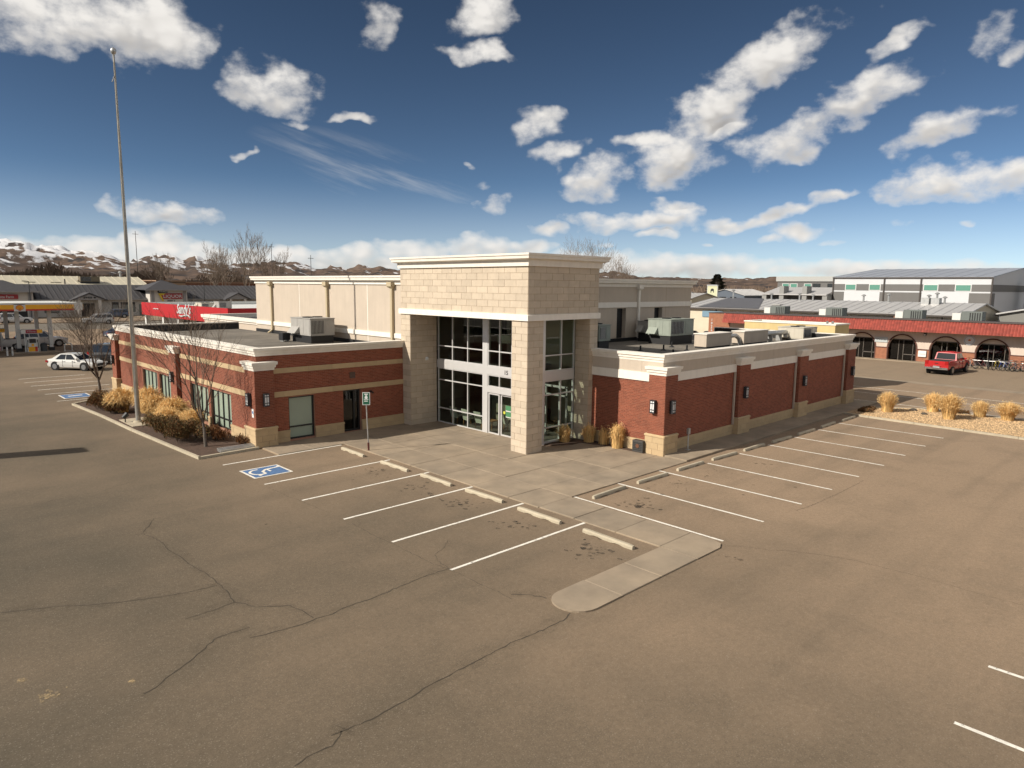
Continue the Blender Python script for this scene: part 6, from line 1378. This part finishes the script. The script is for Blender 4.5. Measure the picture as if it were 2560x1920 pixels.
for i in range(150): x = -41 + i * 1.0; m.add([(x, SY - 1.3, 3.80), (x + .06, SY - 1.3, 3.80), (x + .06, SY + 7, 7.03), (x, SY + 7, 7.03), (x + .03, SY - 1.3, 3.92), (x + .03, SY + 7, 7.13)], [(0, 4, 5, 3), (4, 1, 2, 5)])
m.build('roof_seam', M_CHAR, sm, kind='stuff')
MB().box(-42, SY - 1.36, 3.62, 112, SY - 1.28, 3.84).build('gutter', M_MALLT, sm)
# raised shop blocks with hipped roofs
def shopblock(x0, x1, zt, sgn):
    MB().box(x0, SY - 3.0, 0, x1, SY - .01, zt).build('shop_block', M_MALLW, sm)
    for x in (x0 + .3, x1 - .9): MB().box(x, SY - 3.15, 0, x + .6, SY - 3.0, zt).build('pilaster', M_MALLT, sm)
    hip(MB(), x0 - 1.3, x1 + 1.3, SY - 4.2, SY + 8, zt - .02, zt + 2.3, 5.5).build('shop_roof', M_CHAR, sm)
    MB().box(x0 - 1.3, SY - 4.26, zt - .16, x1 + 1.3, SY - 4.18, zt + .04).build('gutter', M_MALLT, sm)
    MB().box(x0 + 1.2, SY - 3.06, 0, x1 - 1.2, SY - 3.01, 2.95).build('shopfront', M_BLACKM, sm)
shopblock(50.6, 58.8, 5.95, 0); shopblock(18.6, 28.2, 5.5, 0)
def porch(xc, w, z, zt):
    MB().extr([(xc - w / 2, SY - 3, z), (xc + w / 2, SY - 3, z), (xc, SY - 3, zt)], (0, 3, 0)).build('porch_gable', M_MALLT, sm)
    for s_ in (-1, 1):
        a = (xc + s_ * (w / 2 + .5), z - .2); b = (xc, zt + .12)
        MB().extr([(a[0], SY - 3.3, a[1]), (b[0], SY - 3.3, b[1]), (b[0], SY - 3.3, b[1] + .2), (a[0], SY - 3.3, a[1] + .2)], (0, 5, 0)).build('porch_roof', M_CHAR, sm)
        MB().box(xc + s_ * w * .32 - .3, SY - 2.95, 0, xc + s_ * w * .32 + .3, SY - 2.4, z).build('porch_column', M_MALLW, sm)
    MB().box(xc - w * .25, SY - .06, 0, xc + w * .25, SY - .01, 2.9).build('entrance', M_BLACKM, sm)
porch(38.4, 6.2, 3.7, 5.0); porch(71.0, 5.6, 3.7, 5.0)
m = MB()
for k, w_ in ((0, .3), (.42, .3), (.84, .3), (1.26, .3), (1.95, .35)): m.box(37.3 + k, SY - 3.04, 4.05, 37.3 + k + w_, SY - 3.0, 4.4)
m.build('house_number', M_DARKF, sm)
for a, b in ((43.4, 44.8), (45.2, 48.2), (30.5, 33.2), (61.0, 63.2), (64.0, 66.0), (67, 67.9), (75, 76.5)):
    w = MB().box(a, SY - .05, .9, b, SY - .01, 3.1).build('window', M_DARKF, sm); MB().box(a + .12, SY - .07, 1.0, b - .12, SY - .045, 2.55).build('pane', mat('grey_blind_glass', (.19, .20, .18), .3), w)
MB().box(49, SY - .05, 0, 50.2, SY - .01, 2.6).build('door', mat('grey_green_door', (.16, .18, .17), .6), sm)
lq = thing('store_sign', 'red liquor sign with a bent yellow arrow on the strip mall', 'sign', (54.9, SY - 3.1, 4.6), world=False)
MB().box(-2.0, -.12, -.75, 2.75, 0, .55).build('panel', mat('liquor_crimson', (.30, .025, .028), .5), lq)
text('LIQUOR', 1.05, (-1.55, -.13, -.48), (1, 0, 0), (0, 0, 1), M_LAMPW, lq, 'lettering', bold=.012, sx=1.08)
MB().extr([(-2.6, -.16, .55), (-.9, -.16, .55), (-1.5, -.16, .15), (-2.0, -.16, .15), (-1.35, -.16, -1.25), (-1.75, -.16, -1.25)], (0, .03, 0)).build('arrow', mat('arrow_yellow', (.60, .42, .02), .5), lq)
MB().lathe((-2.3, -.1, .98), [(.40, -.06), (.40, .06)], 16, 'y').box(-2.3, -.16, .62, -.5, -.04, 1.36).build('cap_panel', M_BLACK, lq)
text('YOUNG\'S', .52, (-2.35, -.18, .80), (1, 0, 0), (0, 0, 1), M_LAMPW, lq, 'lettering', bold=.012, sx=.8)
m = MB()
for k, w_ in ((0, .22), (.3, .22), (.6, .22), (.9, .22), (1.4, .26)): m.box(-.6 + k, -.03, -1.32, -.6 + k + w_, .0, -1.05)
m.build('house_number', M_DARKF, lq)
sf = thing('store_sign', 'plain red rectangular sign with white lettering above the fuel canopy', 'sign', (23.4, SY - 3.1, 4.5), world=False)
MB().box(-2.2, -.12, -.5, 2.2, 0, .45).build('panel', mat('insurer_red', (.30, .02, .025), .5), sf); text('State Farm', .72, (-1.35, -.13, -.32), (1, 0, 0), (0, 0, 1), M_LAMPW, sf, 'lettering', bold=.01, sx=.9)
for cx_ in (-1.85, -1.6): MB().lathe((cx_, -.125, .0), [(.14, 0), (.13, -.02)], 12, 'y').build('emblem', M_LAMPW, sf)
# cream warehouse behind it and the long brick building
wh = gable('warehouse', 'long cream warehouse with ribbed metal roof behind the strip mall', -60, 58.5, 200, 222, 6.2, 8.9, M_CREAMW, mat('cream_metal_roof', (.50, .455, .35), .55, var=.05, scale=.3), M_BTRIM, axis='x', ribs=1.6, seam=.1)
for x in (31.8, 37.2): MB().box(x, 204, 7.35, x + 2.2, 206.5, 7.5).build('roof_hatch', mat('tan_hatch', (.25, .22, .16), .7), wh)
hvac(43.5, 203.5, 7.2, 4.4, 2.4, 1.25, 'brown rooftop unit on the cream warehouse roof', mat('brown_unit_paint', (.16, .13, .085), .7), .5)
MB().tube((58, 224, 6), (58, 224, 10.2), .28).build('flue', M_GALV, wh); MB().lathe((58, 224, 10.2), [(.5, 0), (.52, .3), (.2, .6)], 12).build('flue_cap', M_GALV, wh)
for x in (26.0, 40.0): MB().tube((x, 203, 7.0), (x, 203, 8.3), .15).build('vent_pipe', M_BTRIM, wh)
lb = thing('brick_store', 'long low red brown brick building behind the strip mall and bare trees', 'building', (85, 245, 0))
M_LBR = mat('long_brick', (.20, .095, .06), .9, var=.15, scale=.6); M_LBR2 = mat('tan_brick', (.30, .20, .13), .9, var=.1, scale=.6)
MB().box(58, 240, 0, 72, 290, 8.1).box(81, 241, 0, 120, 290, 8.0).build('wall', M_LBR, lb); MB().box(40, 243, 0, 58, 290, 8.8).box(72, 239, 0, 81, 290, 8.4).build('wall', M_LBR2, lb)
MB().box(40, 239, 7.6, 120, 239.9, 7.9).build('band', M_LBR2, lb)
MB().box(104, 238.5, 9.2, 121, 246, 10.2).build('roof_screen', mat('dark_roof_screen', (.05, .05, .055), .7), lb)
for x in (96, 101.5, 108, 114): MB().box(x, 238.9, 0, x + 2, 239.0, 3).build('door', M_BLACKM, lb)
# ------------------------------------------------------------------ street lights and mast
def pole_light(x, y, h, lab, arm=1.2):
    t = thing('street_light', lab, 'street light', (x, y, 0), world=False, group='dark street lights')
    MB().tube((0, 0, 0), (0, 0, h), .09, .06, 8).build('post', M_DARKF, t); MB().tube((0, 0, h - .05), (-arm, 0, h + .05), .05).build('arm', M_DARKF, t); MB().cbox(-arm - .6, -.18, h - .02, -arm, .18, h + .12, .02).build('head', M_DARKF, t)
pole_light(25.6, 160, 7.6, 'dark street light before the left hip-roofed shop', .5); pole_light(62.5, 172, 7.8, 'dark street light right of the liquor sign', .2)
for x, y, h, l in ((112, 400, 34, 'thin radio mast left of the big bare trees'), (153, 330, 27, 'thin power pole above the tall cream wall'), (158, 300, 21, 'thin power pole near the tower')):
    t = thing('utility_pole', l, 'utility pole', (x, y, 0), world=False); MB().tube((0, 0, 0), (0, 0, h), .22, .12, 6).build('mast', M_BTRIM, t); MB().box(-1.4, -.08, h - 1.6, 1.4, .08, h - 1.4).build('cross_arm', M_BTRIM, t)
lp = thing('pylon_sign', 'slim pylon sign just outside the left photo edge, throwing a long shadow', 'sign', (-5.1, 40.05, 0), world=False)
MB().cbox(-.2, -.55, .6, .2, .55, 8.9, .03).build('slab', M_CANW, lp); MB().box(-.3, -.7, 0, .3, .7, .6).build('base', M_CONC2, lp)
# ------------------------------------------------------------------ far bare trees
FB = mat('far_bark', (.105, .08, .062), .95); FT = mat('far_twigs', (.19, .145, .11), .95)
for x, y, h, sd, tr, l in ((80.5, 214, 17.2, 21, .35, 'large bare tree, left one of the group behind the brick building'), (91, 216, 21.5, 5, .42, 'tallest bare tree in the group behind the brick building'), (99, 214, 16.2, 31, .32, 'bare tree at the right of the group above the cream wall'), (67, 214, 14.0, 44, .28, 'smaller bare tree behind the red store'), (86.5, 222, 17.5, 54, .34, 'bare tree between the two tallest of the group')):
    bare_tree(x, y, h * 1.0, sd, l, 'bare trees behind the red store', tr, .20, .42, .75, 6, (2, 2), mb=FB, mt=FT, twig=.025, z0=0, min_r=.018)
for x, y, h, sd, tr, l in ((118, 99, 16.5, 8, .35, 'bare tree rising behind the tower roof'), (122, 93, 13.2, 17, .3, 'bare tree right of the tower roof'), (126, 96.5, 12.0, 77, .25, 'small bare tree farther right of the tower roof')):
    bare_tree(x, y, h, sd, l, 'bare trees behind the tower', tr, .22, .48, .5, 6, (2, 2), mb=FB, mt=FT, twig=.016, z0=0, min_r=.013)
ev = thing('evergreen_tree', 'dark evergreen tree beyond the yard sign', 'tree', (250, 143, 0), world=False); m = MB(); rd = random.Random(2)
for k in range(5200):
    f = rd.random() ** .7; z = 2.5 + 10.5 * f; rr = 6.2 * (1 - f) ** .8 * (.55 + .45 * math.sin(z * 2.4) ** 2) + .35; a = rd.random() * 6.283; q_ = rr * rd.uniform(.5, 1)
    P_ = Vector((q_ * math.cos(a), q_ * math.sin(a), z)); d_ = Vector((math.cos(a), math.sin(a), -.2 + rd.random() * .5)) * rd.uniform(.4, .9); s_ = d_.cross(Vector((rd.random(), rd.random(), 1))).normalized() * .22
    m.add([P_ - s_, P_ + s_, P_ + d_], [(0, 1, 2)])
m.build('crown', mat('evergreen_needles', (.045, .045, .026), .9, island=.5), ev); MB().tube((0, 0, 0), (0, 0, 12.5), .35, .05).build('trunk', FB, ev)
# ------------------------------------------------------------------ distant winter woodland (reads as one mass)
def thicket(name, x0, x1, yf, depth, hmin, hmax, n, m, seed, axis='x', prof=None):
    rd = random.Random(seed); b = MB()
    for k in range(n):
        u = rd.uniform(x0, x1); dpt = rd.uniform(0, depth); hh = rd.uniform(hmin, hmax) * (.7 + .5 * mnoise.noise(Vector((u * .035, seed, 0)))) * (prof(u) if prof else 1)
        z = hh * rd.random() ** .7; w = rd.uniform(.10, .35); l = rd.uniform(.8, 2.6); t_ = rd.uniform(-.7, .7)
        p = Vector((u, yf + dpt, z)) if axis == 'x' else Vector((yf + dpt, u, z)); sd = Vector((1, 0, 0)) if axis == 'x' else Vector((0, 1, 0))
        d_ = (sd * t_ + Vector((0, 0, 1)) + Vector((rd.uniform(-.3, .3), rd.uniform(-.3, .3), 0))).normalized() * l
        b.add([p - sd * w, p + sd * w, p + d_], [(0, 1, 2)])
    o = b.build(name, m); o['kind'] = 'stuff'; return o
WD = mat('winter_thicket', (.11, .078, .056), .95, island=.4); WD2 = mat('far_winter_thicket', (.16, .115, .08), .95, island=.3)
o = thicket('woodland', -20, 95, 300, 30, 13, 20, 30000, WD, 3, prof=lambda u: 1.0 if u < 60 else .75); o['label'] = 'dense dark brown leafless thicket below the snowy hills'; 
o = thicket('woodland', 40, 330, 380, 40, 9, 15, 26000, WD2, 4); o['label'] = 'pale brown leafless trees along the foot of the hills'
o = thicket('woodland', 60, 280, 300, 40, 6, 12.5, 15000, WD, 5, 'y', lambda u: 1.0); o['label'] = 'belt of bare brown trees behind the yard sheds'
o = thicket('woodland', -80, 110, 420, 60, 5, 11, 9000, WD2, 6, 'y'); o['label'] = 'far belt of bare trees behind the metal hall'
# ------------------------------------------------------------------ snowy hills
RIDGE = [(1.5676,0.0563),(1.4885,0.0528),(1.4356,0.048),(1.4133,0.0454),(1.3823,0.0407),(1.3582,0.0368),(1.3332,0.0352),(1.3076,0.0301),(1.281,0.0373),(1.2625,0.0339),(1.2419,0.0293),(1.2303,0.0342),(1.2063,0.0271),(1.1719,0.0257),(1.1298,0.0303),(1.1055,0.0297),(1.0794,0.0242),(1.058,0.0262),(1.0365,0.0239),(1.0174,0.0269),(0.9954,0.0245),(0.9705,0.0221),(0.8518,0.0196),(0.7373,0.019),(0.6779,0.0234),(0.6583,0.0252),(0.6246,0.017),(0.5888,0.0178),(0.5427,0.0148),(0.511,0.0172),(0.4644,0.0158),(0.4494,0.019),(0.4318,0.017),(0.3812,0.0177),(0.3205,0.0148),(0.1723,0.0106),(0.0266,0.0083)]
def hills():
    A0, A1, NA = -.25, 1.75, 1000; D = [2600, 2800, 3000, 3250, 3500, 3800, 4100, 4400, 4800, 5200, 5700, 6200, 6800]
    dens = []
    prof = sorted(RIDGE)
    def top(a):
        if a <= prof[0][0]: return prof[0][1]
        for (a0, e0), (a1, e1) in zip(prof, prof[1:]):
            if a <= a1: return e0 + (e1 - e0) * (a - a0) / (a1 - a0)
        return prof[-1][1] + (a - prof[-1][0]) * .02
    NR = 84; vs = []; fs = []
    for i in range(NA + 1):
        a = A0 + (A1 - A0) * i / NA; e = top(a)
        for k in range(NR + 1):
            f = k / NR; dist = 2400 + 4400 * f; x, y = dist * math.cos(a), dist * math.sin(a)
            peak = 5000; crest = math.exp(-((dist - peak) / 1250) ** 2); p = Vector((x * .0019, y * .0019, 0))
            rid = 1 - abs(mnoise.noise(p)) * 1.6; rid2 = 1 - abs(mnoise.noise(p * 2.7 + Vector((5, 3, 0)))) * 1.5; fin = (1 - 2 * abs(mnoise.noise(p * 5.5))) * .5 + mnoise.noise(p * 13) * .3
            foot = .26 * math.exp(-((dist - 3300) / 420) ** 2) * (.6 + .8 * mnoise.noise(Vector((x * .0016, y * .0016, 4))))
            h = (CAMH + peak * math.tan(e)) * (.93 if a > .95 else .80 if a < .8 else .80 + .13 * (a - .8) / .15) * (crest * (.70 + .36 * rid * rid2) + foot + crest * .30 * fin * (1 - crest * .45)) + 6 * fin
            vs.append((x, y, max(-2, h * min(1, f * 6)) if f > 0 else -3))
    n1 = NR + 1
    for i in range(NA):
        for k in range(NR): fs.append((i * n1 + k, i * n1 + k + 1, (i + 1) * n1 + k + 1, (i + 1) * n1 + k))
    m = bpy.data.materials.new('snowy_brown_hillside'); m.use_nodes = True; nt = m.node_tree; N = nt.nodes; L = nt.links; b = N['Principled BSDF']; b.inputs['Roughness'].default_value = 1; b.inputs['Specular IOR Level'].default_value = 0
    geo = N.new('ShaderNodeNewGeometry'); sp_ = N.new('ShaderNodeSeparateXYZ'); L.new(geo.outputs['Position'], sp_.inputs[0])
    def noise(s, d, w=.6):
        n = N.new('ShaderNodeTexNoise'); L.new(geo.outputs['Position'], n.inputs['Vector']); n.inputs['Scale'].default_value = s; n.inputs['Detail'].default_value = d; n.inputs['Roughness'].default_value = w; return n.outputs['Fac']
    def mix(f, A, B_):
        mx = N.new('ShaderNodeMix'); mx.data_type = 'RGBA'; L.new(f, mx.inputs[0])
        for i, v in ((6, A), (7, B_)):
            if isinstance(v, tuple): mx.inputs[i].default_value = (*v, 1)
            else: L.new(v, mx.inputs[i])
        return mx.outputs[2]
    def mr(f, a, b_, c=0., d=1.):
        q_ = N.new('ShaderNodeMapRange'); L.new(f, q_.inputs[0]); q_.inputs[1].default_value = a; q_.inputs[2].default_value = b_; q_.inputs[3].default_value = c; q_.inputs[4].default_value = d; return q_.outputs[0]
    def mt(op, a, b_):
        q_ = N.new('ShaderNodeMath'); q_.operation = op
        for i, v in enumerate((a, b_)):
            if isinstance(v, (int, float)): q_.inputs[i].default_value = v
            else: L.new(v, q_.inputs[i])
        return q_.outputs[0]
    c = mix(mr(noise(.004, 8), .4, .6), (.15, .108, .085), (.085, .066, .058))
    c = mix(mr(noise(.011, 6), .52, .62), c, (.055, .05, .05))
    # snow keeps to the higher ground and to one side of the gullies
    nrm = N.new('ShaderNodeVectorMath'); nrm.operation = 'DOT_PRODUCT'; L.new(geo.outputs['Normal'], nrm.inputs[0]); nrm.inputs[1].default_value = (.75, .1, .66)
    s_ = mt('ADD', mt('ADD', mr(sp_.outputs[2], 40, 230, -.30, .34), mt('MULTIPLY', mt('SUBTRACT', noise(.0065, 10, .68), .5), 2.0)), mt('MULTIPLY', mt('SUBTRACT', nrm.outputs['Value'], .62), 1.6))
    c = mix(mr(s_, .02, .16), c, (.70, .70, .72))
    L.new(c, b.inputs['Base Color'])
    o = MB().add(vs, fs).build('hills', m, smooth=True); struct(o)
hills()
